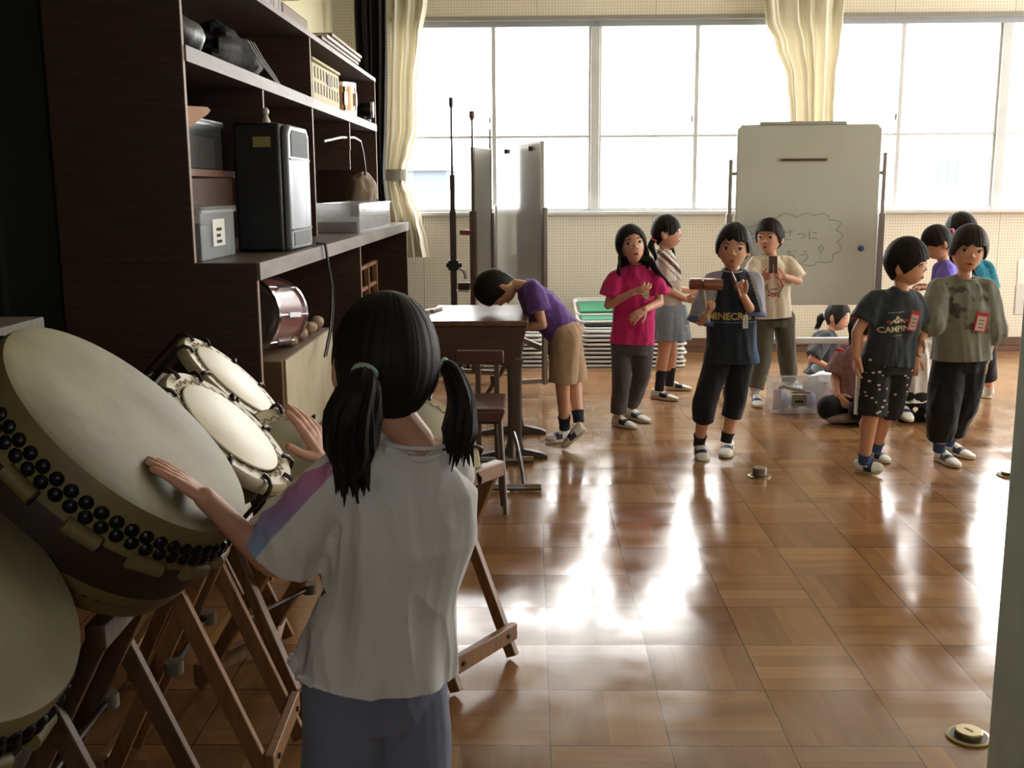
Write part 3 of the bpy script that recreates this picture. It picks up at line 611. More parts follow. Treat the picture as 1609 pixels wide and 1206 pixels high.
# folding X stands
oak = wood('stand_wood', (138, 98, 60), (110, 76, 46), .45, (20, 20, 2))
def x_stand(c, a, top_f, top_b, label, foot=.24, w=.14, tf=.17, tb=.2, oak=oak):
    """c: floor point below the pivot; a: horizontal direction the drum faces; top_f/top_b: heights of the front and rear carrying rails"""
    a = V(a); a.z = 0; a.normalize(); b = V((-a.y, a.x, 0)); c = V(c); t = thing('folding_stand', label, 'stand', c, 'folding wooden drum stands'); up = V((0, 0, 1))
    def legpair(fo, tp, ww, nm):
        for s in (-1, 1):
            p0, p1 = c+a*fo+b*(s*ww)+up*.012, c+a*tp[0]+b*(s*ww)+up*tp[1]; obj('leg', G().beam(p0, p1, .022, .036, up=b.cross((p1-p0).normalized())), oak, t, bevel=.003)
        k = .14; lo = c+a*(fo+(tp[0]-fo)*k)+up*(tp[1]*k)
        r = obj('crossbar', G().beam(lo-b*(ww+.02)+a*(.03*(1 if fo > 0 else -1)), lo+b*(ww+.02)+a*(.03*(1 if fo > 0 else -1)), .022, .05, up=up), oak, t, bevel=.003)
        for s in (-.8, .8): obj('bolt', G().cyl(lo+b*(ww*s)+a*(.04*(1 if fo > 0 else -1)), lo+b*(ww*s)+a*(.046*(1 if fo > 0 else -1)), .007, n=8), hook_mat, r)
        hi = c+a*tp[0]+up*tp[1]
        obj('rail', G().beam(hi-b*(ww+.03), hi+b*(ww+.03), .034, .045, up=up), oak, t, bevel=.004)
    legpair(foot, (-tb, top_b), w, 'a'); legpair(-foot*.9, (tf, top_f), w-.026, 'b')
    zc = .5*(top_f+top_b)*.5
    obj('pivot_rod', G().cyl(c+b*(w+.015)+up*zc, c-b*(w+.015)+up*zc, .007, n=8), hook_mat, t)
    for s in (-1, 1): obj('tie', G().cyl(c+b*(s*w)+up*(zc-.014), c+b*(s*w)+up*(zc+.014), .021, n=10), M('tie_string', (96, 86, 68), .8), t)
    return t
oak_shaded = wood('shaded_stand_wood', (98, 68, 44), (78, 54, 34), .5, (20, 20, 2))  # same stand wood, darkened to paint in the shade of the drum corner
def stand_for(c, n, depth, R, label, sc=1., wd=oak):
    n = V(n).normalized(); a = V((n.x, n.y, 0)).normalized(); q = V(c)-n*(depth+.02); sl = V((n.z*a.x, n.z*a.y, -math.hypot(n.x, n.y)))
    f, r = q+sl*R*.72, q-sl*R*.55; ctr = (f+r)/2; ctr = V((ctr.x, ctr.y, 0))
    fo = (f-ctr).dot(a); bo = -(r-ctr).dot(a)
    x_stand(ctr, a, f.z-.03, r.z-.03, label, foot=.24*sc, w=min(.16, R*.75), tf=fo, tb=bo, oak=wd)
stand_for(DC1, N0, .21, DR1, 'folding wooden stand carrying the big drum that the child pats', wd=oak_shaded)
stand_for(DC2, N0, .21, .247, 'folding wooden stand under the drum cut off by the picture corner', wd=oak_shaded)
x_stand((-.265, 2.94, 0), (.83, -.55, 0), .58, .60, 'folding wooden stand standing open right of the pigtailed child', foot=.16, w=.136, tf=.115, tb=.105)
for (c, n, l, tn), lb in zip(RD, ('folding wooden stand under the drum with white inner head', 'folding wooden stand under the farthest small drum by the cabinet', 'folding wooden stand under the yellowish drum behind the raised hand')): stand_for(c, n, .165, .185, lb, .9)

# ================================================================== desk with storage trough and cast legs
dtop = M('desk_top', (118, 84, 66), .28, var=(3, (96, 66, 52), (12, 1.5, 1)), coat=.3); dbody = wood('desk_body', (84, 52, 40), (66, 40, 31), .5); iron = M('cast_iron_paint', (74, 62, 56), .5)
t = thing('school_desk', 'dark brown wooden desk on cast pedestal legs with a child bent over it', 'desk', (-.27, 5.7, 0))
dx0, dx1, dy0, dy1, dz = -.535, -.012, 5.33, 6.09, .72
obj('desk_top', G().span(dx0, dx1, dy0, dy1, dz-.028, dz), dtop, t, bevel=.006)
ap = [(dx0+.02, dz-.03), (dx1-.005, dz-.03), (dx1-.03, dz-.12), (dx1-.075, dz-.215), (dx1-.10, dz-.235), (dx0+.12, dz-.2), (dx0+.05, dz-.15)]
for y in (dy0+.012, dy1-.034): obj('end_panel', G().prism([V((x, y, z)) for x, z in ap], (0, .022, 0)), dbody, t, bevel=.004)
obj('trough', G().span(dx0+.04, dx1-.1, dy0+.036, dy1-.036, dz-.2, dz-.185).span(dx0+.03, dx0+.045, dy0+.036, dy1-.036, dz-.185, dz-.03), dbody, t)
for y in (5.375, 5.93):
    x = -.085
    obj('leg', G().rings([((x, y, z), (w, 0, 0), (0, .018, 0)) for z, w in ((.035, .06), (.06, .045), (.1, .036), (.3, .034), (.46, .036), (.52, .05), (dz-.2, .06))], 16, 4), iron, t)
    g = G().loft([[V((x+u, y+s*.022, z)) for s, z in ((-1, 0), (1, 0), (1, h), (-1, h))] for u, h in ((-.21, .016), (-.15, .028), (-.05, .05), (.05, .05), (.14, .03), (.17, .016))])
    obj('foot', g, iron, t, bevel=.003)
obj('stretcher', G().cyl((-.085, 5.375, .2), (-.085, 5.93, .2), .014, n=10), iron, t)
obj('brace', G().beam((-.12, 5.37, .5), (-.27, 5.37, .27), .018, .05, up=V((0, 1, 0))), dbody, t, bevel=.004)
pen = M('pale_stick', (176, 160, 140), .5)
for k in range(3):
    q = P(668+k*9, 489-k*1.5, Z=dz+.009)
    tag(obj('wooden_clapper', G().beam(q+V((-.02, -.07, 0)), q+V((.02, .07, 0)), .02, .016), pen, loc=q-V((0, 0, .009)), bevel=.003), ['leftmost pale stick on the far left corner of the desk', 'middle pale stick on the desk top', 'right pale stick of the three on the desk'][k], 'stick', 'sticks on the desk')
# chair in front of the desk
seatw = M('chair_seat', (82, 50, 42), .3, coat=.3); steel = M('steel_tube', (150, 148, 146), .3, .85); dbrn = M('brown_tube', (92, 76, 66), .4, .3)
t = thing('school_chair', 'dark brown wooden seat chair with steel tube legs in front of the desk', 'chair', (-.24, 4.7, 0))
obj('seat', G().rings([((-.235, 4.49+.36*k/8, .43-.012*math.sin(PI*k/8)), (.125, 0, 0), (0, 0, .014)) for k in range(9)], 20, 5).prism([V((x, 4.485, z)) for x, z in ((-.355, .43), (-.112, .43), (-.128, .385), (-.345, .385))], (0, .02, 0)), seatw, t, bevel=.004)
obj('apron', G().span(-.345, -.13, 4.52, 4.84, .37, .416), M('seat_underside', (40, 28, 24), .6), t)
for (x, y), (fx, fy) in (((-.135, 4.53), (-.108, 4.37)), ((-.155, 4.56), (-.125, 4.5)), ((-.33, 4.53), (-.37, 4.37)), ((-.33, 4.82), (-.35, 4.9))):
    obj('leg', G().tube([(x, y, .40), (x+(fx-x)*.5, y+(fy-y)*.5, .2), (fx, fy, .006)], .011, 10), dbrn, t)
for x in (-.255, -.165): obj('back_post', G().span(x-.013, x+.013, 5.07, 5.09, .08, .57), dbrn, t, bevel=.003)
obj('back_rail', G().span(-.36, -.13, 5.066, 5.094, .545, .61), seatw, t, bevel=.008)
t2 = thing('steel_base', 'steel sled base with brass ends standing behind the brown chair', 'stand', (-.1, 5.0, 0))
for y, x1 in ((4.75, .045), (5.26, .012)):
    s = obj('sled_bar', G().cyl((-.42, y, .02), (x1-.05, y, .02), .015, n=12), steel, t2)
    obj('end_sleeve', G().cyl((x1-.075, y, .02), (x1, y, .02), .0175, n=12), M('brass_end', (132, 112, 84), .35, .7), s)
obj('upright', G().cyl((-.09, 5.26, .02), (-.09, 5.26, .16), .012, n=10), steel, t2)
obj('brace', G().tube([(-.09, 5.26, .16), (-.07, 5.15, .13), (-.04, 4.9, .05), (-.03, 4.75, .02)], .012, 10), steel, t2)
obj('brace', G().tube([(-.4, 5.26, .02), (-.4, 4.75, .02)], .012, 10), steel, t2)

# ================================================================== mobile whiteboards behind the desk
wb = M('whiteboard_face', (196, 200, 198), .12, coat=.6); wbm = M('whiteboard_matt', (186, 186, 180), .35); brown_frame = M('brown_frame', (96, 78, 68), .45); grey_post = M('grey_post', (128, 122, 116), .4, .3)
caster_m = M('caster_black', (24, 24, 26), .5)
def caster(parent, p):
    o = obj('caster', G().cyl((p[0]-.011, p[1], .027), (p[0]+.011, p[1], .027), .027, n=16), caster_m, parent); obj('fork', G().span(p[0]-.017, p[0]-.012, p[1]-.012, p[1]+.012, .02, .07).span(p[0]+.012, p[0]+.017, p[1]-.012, p[1]+.012, .02, .07).span(p[0]-.017, p[0]+.017, p[1]-.015, p[1]+.015, .066, .075), steel, o)
# glossy one turned to the left
A, B = V((-.244, 8.21, 0)), V((.079, 7.22, 0)); d = (B-A).normalized(); nn = V((d.y, -d.x, 0)); 
t = thing('mobile_whiteboard', 'glossy narrow whiteboard mirroring the cream curtain behind the bent child', 'whiteboard', (A+B)/2, 'mobile whiteboards by the window')
obj('panel', G().beam(A+V((0, 0, 1.2)), B+V((0, 0, 1.2)), .018, .94), wb, t, bevel=.004)
obj('frame', G().beam(A+V((0, 0, 1.675)), B+V((0, 0, 1.675)), .026, .016).beam(A+V((0, 0, .73)), B+V((0, 0, .73)), .026, .02).beam(B+V((0, 0, .72)), B+V((0, 0, 1.68)), .026, .014, up=d), M('board_frame', (150, 152, 150), .35, .6), t)
for k in (.25, .8):
    q = A+(B-A)*k+V((0, 0, 1.64)); obj('clip', G().box(q+nn*.012, (.03, .04, .03)), M('dark_metal', (60, 58, 60), .4), t)
for q, h in ((A-d*.05, 1.25), (B+d*.05, 1.25)):
    obj('post', G().beam(q+V((0, 0, .06)), q+V((0, 0, h)), .03, .045, up=d), grey_post, t, bevel=.003)
    obj('foot', G().beam(q-nn*.26+V((0, 0, .085)), q+nn*.26+V((0, 0, .085)), .035, .03), grey_post, t, bevel=.003)
    for s in (-.24, .24): caster(t, q+nn*s)
obj('stretcher', G().beam(A+V((0, 0, .3)), B+V((0, 0, .3)), .02, .04), grey_post, t)
# plain one turned to the right
A, B = V((-.396, 7.59, 0)), V((-.298, 7.94, 0)); d = (B-A).normalized(); nn = V((d.y, -d.x, 0))
t = thing('mobile_whiteboard', 'plain grey white board panel in a brown frame left of the glossy board', 'whiteboard', (A+B)/2, 'mobile whiteboards by the window')
obj('panel', G().beam(A+V((0, 0, 1.13)), B+V((0, 0, 1.13)), .02, 1.06), wbm, t, bevel=.004)
for q, h in ((A-d*.02, 1.22), (B+d*.02, 1.2)):
    obj('post', G().beam(q+V((0, 0, .08)), q+V((0, 0, h)), .04, .05, up=d), brown_frame, t, bevel=.003)
    obj('upper_post', G().beam(q+V((0, 0, h)), q+V((0, 0, 1.66)), .018, .022, up=d), brown_frame, t)
    obj('rod', G().cyl(q+V((0, 0, 1.6)), q+V((0, 0, 1.9 if q.y < 7.7 else 1.8)), .008, n=8), brown_frame, t)
    if q.y < 7.7: obj('knob', G().tube([q+V((0, 0, 1.84)), q+V((0, 0, 1.86)), q+V((0, 0, 1.9))], [.01, .02, .02], 10), brown_frame, t)
    obj('foot', G().beam(q-nn*.11+V((0, 0, .08)), q+nn*.15+V((0, 0, .08)), .04, .03), grey_post, t)
    for s in (-.09, .13): caster(t, q+nn*s)
obj('catch', G().beam(A+V((-.02, -.03, 1.07)), A+V((-.1, -.03, 1.075)), .03, .035), M('red_brown_catch', (122, 62, 46), .5), t, bevel=.004)
# the one seen edge on
A, B = V((-.550, 7.65, 0)), V((-.59, 8.2, 0)); d = (B-A).normalized(); nn = V((d.y, -d.x, 0)); dark_frame = M('dark_frame', (58, 42, 38), .45)
t = thing('mobile_whiteboard', 'dark framed board seen edge on with a tall rod beside the cream curtain', 'whiteboard', (A+B)/2, 'mobile whiteboards by the window')
obj('panel', G().beam(A+V((0, 0, 1.0)), B+V((0, 0, 1.0)), .016, .84), wbm, t)
obj('post', G().beam(A+V((0, 0, .08)), A+V((0, 0, 1.22)), .045, .05, up=d).beam(A+V((0, 0, 1.2)), A+V((0, 0, 1.47)), .034, .04, up=d), dark_frame, t, bevel=.004)
obj('post', G().beam(B+V((0, 0, .08)), B+V((0, 0, 1.22)), .035, .05, up=d).beam(B+V((0, 0, 1.2)), B+V((0, 0, 1.42)), .012, .02, up=d), dark_frame, t, bevel=.004)
obj('rod', G().cyl(A+V((0, 0, 1.45)), A+V((0, 0, 1.98)), .008, n=8), dark_frame, t); obj('knob', G().tube([A+V((0, 0, 1.93)), A+V((0, 0, 1.95)), A+V((0, 0, 2.0))], [.01, .016, .016], 10), dark_frame, t)
obj('clamp', G().cyl(A+V((-.05, -.02, .84)), A+V((.06, -.02, .84)), .018, n=12).box(A+V((0, -.01, .84)), (.07, .07, .07)), caster_m, t, bevel=.004)
obj('lever', G().tube([A+V((.04, -.03, .82)), A+V((.075, -.03, .8)), A+V((.09, -.03, .745))], .012, 8), M('white_lever', (206, 204, 200), .4), t)
for q in (A, B):
    obj('foot', G().beam(q-nn*.2+V((0, 0, .08)), q+nn*.06+V((0, 0, .08)), .04, .03), grey_post, t)
    for s in (-.18, .04): caster(t, q+nn*s)
q = A+V((.075, -.04, .69)); t2 = thing('board_eraser', 'black board eraser with a red band hanging from the dark framed board', 'eraser', q)
obj('pad', G().box(q, (.085, .05, .05)), caster_m, t2, bevel=.01); obj('band', G().box(q+V((0, 0, .022)), (.088, .053, .012)), M('dark_red', (120, 40, 36), .6), t2); obj('felt', G().box(q+V((-.01, 0, -.032)), (.09, .045, .016)), paper, t2)

# ================================================================== stacks of folded chairs
white_tube = M('white_tube', (206, 206, 202), .35); dark_pad = M('dark_pad', (44, 42, 44), .6); green_pad = M('green_pad', (44, 128, 92), .5)
def folded_chair(x, y, z, w, dpt, label, rot, pad=dark_pad):
    t = thing('folding_chair', label, 'chair', (x, y, z), 'folded chairs lying in stacks')
    def rect(y0, y1, zz, r):
        k = .05; pts = []
        for cx, cy, a0 in ((w/2-k, y1-k, 0), (-w/2+k, y1-k, 90), (-w/2+k, y0+k, 180), (w/2-k, y0+k, 270)):
            for j in range(5): a = math.radians(a0+22.5*j); pts.append(V((x+cx+k*math.cos(a), y+cy+k*math.sin(a), z+zz)))
        return G().tube(pts+[pts[0], pts[1]], r, 8)
    obj('frame', rect(-dpt/2, dpt/2, .011, .0105), white_tube, t)
    obj('leg_frame', rect(-dpt/2+.1, dpt/2-.06, .0225, .0095), white_tube, t)
    obj('seat', G().span(x-w/2+.03, x+w/2-.03, y-dpt*.12, y+dpt*.3, z+.006, z+.025), pad, t, bevel=.006)
    obj('backrest', G().span(x-w/2+.03, x+w/2-.03, y-dpt*.46, y-dpt*.26, z+.002, z+.02), pad, t, bevel=.006)
    t.rotation_euler = (0, 0, rot); return t
# children carry world offsets of their own thing, so rotating the root turns the chair about its own middle
ordn = ['bottom', 'second', 'third', 'fourth', 'fifth', 'sixth', 'seventh', 'eighth', 'ninth', 'tenth', 'eleventh', 'twelfth', 'thirteenth', 'fourteenth', 'fifteenth']
def chair_stack(x, y, n, w, where, seed, proto=None):
    r = random.Random(seed)
    for k in range(n):
        a = r.uniform(-.03, .03); px = x+r.uniform(-.025, .025); pz = .001+k*.0335
        lb = f'folded chair {"at the bottom of" if k == 0 else ("on top of" if k == n-1 else ordn[k]+" from the bottom in")} the stack {where}'
        if proto is None: proto = folded_chair(px, y, pz, w, .78, lb, a)
        else: dup(proto, (px, y, pz), a, lb)
    return proto
pr = chair_stack(.80, 8.6, 9, .80, 'behind the child in the pink shirt', 3)
chair_stack(-.3, 8.62, 8, .80, 'behind the school desk', 5, pr)
t = folded_chair(.66, 8.6, .0, .6, .42, 'folded chair with a green seat lying tilted on top of the chair stack', 0, green_pad)
t.location = (.66, 8.62, .395); t.rotation_euler = (math.radians(20), 0, math.radians(4))

# ================================================================== large whiteboard on its stand
byy = 7.1; bxl, bxr, bzl, bzh = 1.342, 2.242, .60, 1.77
t = thing('whiteboard', 'large upright whiteboard with a handwritten cloud on a grey stand', 'whiteboard', ((bxl+bxr)/2, byy, 0))
board_face = M('board_grey_white', (188, 190, 180), .4, var=(2, (178, 180, 170)))
# slight backward tilt makes the sheet narrower at its foot
panel = obj('panel', G().prism([V((x, byy, z)) for x, z in ((bxl+.05, bzl), (bxr+.03, bzl), (bxr+.03, bzh-.03), (bxr+.0, bzh), (bxl+.03, bzh), (bxl, bzh-.03), (bxl, bzl+.05))], (0, .022, 0)), board_face, t, bevel=.006)
panel.data.update()
obj('top_clip', G().span(bxl+.14, bxr-.2, byy-.006, byy+.028, bzh-.004, bzh+.018), M('board_frame', (150, 152, 150), .35), panel, bevel=.003)
obj('grip_slot', G().span(1.62, 1.93, byy-.006, byy-.001, 1.535, 1.556), M('slot_wood', (150, 132, 96), .6), panel)
obj('slot_dark', G().span(1.632, 1.918, byy-.0072, byy-.006, 1.539, 1.551), M('slot_shadow', (52, 40, 36), .6), panel)
for x, z1 in ((1.305, 1.55), (2.30, 1.588)):
    s = 1 if x > 2 else -1
    obj('post', G().span(x-.012, x+.012, byy+.0, byy+.03, .9, z1).span(x-.02, x+.02, byy-.005, byy+.035, .1, 1.2), grey_post, t, bevel=.003)
    obj('pivot', G().cyl((x, byy+.012, 1.46), (x-s*.06, byy+.012, 1.46), .012, n=10), steel, t)
    obj('foot', G().span(x-.025, x+.025, byy-.05 if x < 2 else byy-.06, byy+.5, .075, .105), grey_post, t, bevel=.003)
    for yy in (byy-.02, byy+.45): caster(t, (x, yy, 0))
obj('lower_rail', G().cyl((1.305, byy+.012, .362), (2.30, byy+.012, .362), .021, n=14), M('bright_tube', (186, 186, 184), .3, .3), t)
mg = tag(obj('magnet', G().lathe(P(1353, 390, Y=byy-.001), (0, -1, 0), [(0, .019), (.006, .019), (.009, .014)], 20), M('blue_magnet', (46, 84, 122), .4)), 'round blue magnet on the right side of the large whiteboard', 'magnet')
ink = M('marker_ink', (122, 122, 122), .6)
def board_ink(name, strokes, px, py, w, h, lw):
    """strokes in a unit square (y up) whose middle stands at the photo point px, py"""
    c = P(px, py, Y=byy-.0015); g = G(); vs, fs = stroke_polys([[(x*w, y*h) for x, y in s] for s in strokes], lw)
    g.add([c+V((v.x, 0, v.y)) for v in vs], fs); return obj(name, g, ink, panel, smooth=False)
cloud = []
cc = [(.02, .40), (.2, .44), (.38, .36), (.47, .17), (.48, -.04), (.44, -.26), (.27, -.40), (.06, -.41), (-.14, -.42), (-.33, -.36), (-.47, -.2), (-.49, .05), (-.42, .27), (-.2, .40)]
for i in range(len(cc)):
    a, b = V(cc[i]), V(cc[(i+1) % len(cc)]); m = (a+b)/2; o = m.normalized()*(.07+.015*(i % 3)); st = []
    for k in range(9): u = k/8; st.append(tuple(a*(1-u)+b*u+o*math.sin(PI*u)))
    cloud.append(st)
board_ink('cloud_outline', cloud, 1248, 377, .58, .36, .0035)
se = [[(-.45, .12), (.45, .22)], [(.22, .42), (.24, -.1), (.12, -.16)], [(-.2, .35), (-.2, -.3), (-.05, -.42), (.35, -.4)]]
tsu = [[(-.4, .1), (0, .24), (.3, .16), (.36, -.05), (.2, -.25), (-.05, -.34)]]
ni = [[(-.36, .36), (-.4, -.1), (-.3, -.4), (-.25, -.25)], [(-.05, .2), (.34, .22)], [(-.1, -.2), (0, -.34), (.4, -.3)]]
ta = [[(-.45, .22), (.1, .26)], [(-.12, .42), (-.4, -.42)], [(.05, .05), (.42, .06)], [(.0, -.22), (.12, -.36), (.45, -.34)]]
ii = [[(-.36, .28), (-.36, -.1), (-.22, -.3), (-.12, -.16)], [(.26, .22), (.38, -.08)]]
ka = [[(-.42, .14), (.12, .2), (.14, -.1), (.0, -.4), (-.1, -.34)], [(-.08, .42), (-.36, -.4)], [(.28, .22), (.44, -.04)]]
oo = [[(-.42, .2), (.1, .24)], [(-.18, .42), (-.18, -.3), (-.34, -.3), (-.34, -.1), (.1, .02), (.3, -.12), (.2, -.36), (0, -.38)], [(.24, .36), (.4, .22)]]
u_ = [[(-.12, .38), (.16, .3)], [(-.28, .06), (.12, .14), (.26, -.06), (.1, -.3), (-.1, -.44)]]
ex = [[(.0, .45), (-.2, .3), (-.05, -.15), (.12, .28), (0, .45)], [(-.08, -.38), (-.02, -.44)]]
for nm, st, x, y, s in (('ta', ta, 1178, 368, .075), ('letter', ii, 1204, 368, .06), ('letter', se, 1237, 368, .085), ('letter', tsu, 1259, 370, .06), ('letter', ni, 1278, 369, .07), ('letter', tsu, 1180, 402, .06), ('letter', ka, 1204, 402, .07), ('letter', oo, 1243, 400, .08), ('letter', u_, 1264, 402, .09), ('letter', ex, 1291, 396, .1)):
    board_ink('handwritten_letter', st, x, y, s, s, .0042)

# ================================================================== floor sockets, box on the floor, notices, small floor things
br = M('socket_brass', (148, 134, 94), .3, .8); drk = M('socket_shadow', (34, 28, 22), .5)
for (x, y), lb, up in (((1.104, 2.515), 'round brass floor socket nearest the camera by the post', .006), ((1.101, 5.007), 'round brass floor socket standing raised in the middle of the floor', .03), ((2.297, 5.011), 'round brass floor socket at the right edge near the post', .006)):
    t = thing('floor_socket', lb, 'floor socket', (x, y, 0), 'brass floor sockets'); q = V((x, y, 0))
    obj('ring', G().lathe(q, (0, 0, 1), [(.0, .055), (.005, .055), (.007, .05), (.0065, .04)], 40), br, t); obj('gap', G().lathe(q, (0, 0, 1), [(.0066, .046), (.0078, .045), (.0078, .03)], 40), drk, t)
    obj('cap', G().lathe(q, (0, 0, 1), [(.007, .0335), (.012+up, .0335), (.015+up, .031)], 40), br if up < .02 else M('socket_steel', (120, 112, 100), .35, .7), t)
    obj('slot', G().box(q+V((0, 0, .0155+up)), (.004, .022, .001), Matrix.Rotation(.5, 3, 'Z')), drk, t)
t = clear_box('plastic_tub', 'clear plastic tub of blue and white odds and ends on the floor', (1.65, 6.56, .001), (.32, .22, .2), clearp, False, wall=.005)
obj('paper_label', G().span(1.60, 1.69, 6.4478, 6.4488, .05, .12), M('label_grey', (150, 144, 130), .7), t); obj('label_mark', G().span(1.62, 1.67, 6.4466, 6.4477, .07, .085), M('black_ink', (24, 24, 26), .8), t)
obj('label_strip', G().span(1.595, 1.71, 6.4466, 6.4477, .128, .138), M('yellow_strip', (160, 132, 52), .6), t)
heap('pouch', 'pale blue pouch at the left end inside the clear tub on the floor', 'pouch', (1.575, 6.56, .062), (.038, .07, .055), M('pale_blue_cloth', (134, 160, 196), .8, var=(9, (200, 206, 214))), 4.)
heap('pouch', 'white pouch in the middle of the clear tub on the floor', 'pouch', (1.655, 6.58, .06), (.034, .06, .052), M('off_white_cloth', (206, 206, 208), .8), 6.)
heap('pouch', 'lilac blue pouch at the right end inside the clear tub', 'pouch', (1.735, 6.55, .066), (.036, .065, .058), M('lilac_cloth', (150, 156, 196), .8, var=(12, (190, 196, 216))), 9.)
tag(obj('card', G().box((1.525, 6.52, .075), (.05, .006, .13)), M('pale_pink', (198, 172, 186), .7), loc=(1.525, 6.52, .01)), 'pale pink card standing at the left end of the clear tub', 'card')
g = G().tube([V((1.53, 6.5, .15)), V((1.56, 6.5, .165)), V((1.6, 6.51, .15)), V((1.66, 6.53, .138)), V((1.7, 6.55, .12))], .012, 8)
tag(obj('handle_tool', g, M('navy_handle', (38, 46, 72), .5)), 'dark blue handled tool lying across the top of the clear tub', 'tool')
heap('white_bag', 'crumpled white plastic bag beside the clear tub near the seated girl', 'bag', (1.9, 6.85, .1), (.13, .09, .1), M('white_plastic', (222, 224, 228), .4), 8.)
t = thing('notice', 'white paper notices pinned to the pegboard at the right edge', 'notice', P(1604, 450, Y=WY1-.002))
obj('sheet', G().prism([P(x, y, Y=WY1-.002) for x, y in ((1600, 408), (1622, 406), (1622, 446), (1598, 446))], (0, -.002, 0)), paper, t)
obj('sheet', G().prism([P(x, y, Y=WY1-.004) for x, y in ((1597, 448), (1622, 447), (1622, 492), (1594, 494))], (0, -.002, 0)), M('paper_grey', (196, 194, 188), .8), t)
# ================================================================== people
skin = M('skin', (206, 156, 128), .55, var=(9, (198, 146, 118))); skin_dim = skin
lip = M('lip', (170, 92, 86), .5); eye_w = M('eye_white', (206, 200, 196), .3); iris = M('eye_dark', (22, 16, 14), .2); brow_m = M('brow', (34, 26, 24), .8)
hair_mat = M('black_hair', (24, 20, 19), .62, var=(60, (34, 28, 25), (6, 6, 1)), spec=.18); hair_brown = M('brown_black_hair', (34, 26, 22), .62, var=(60, (48, 37, 30), (6, 6, 1)), spec=.18)
sole_m = M('shoe_sole', (196, 184, 158), .6); shoe_m = M('shoe_canvas', (212, 210, 204), .7); navy = M('shoe_navy', (34, 40, 64), .6)

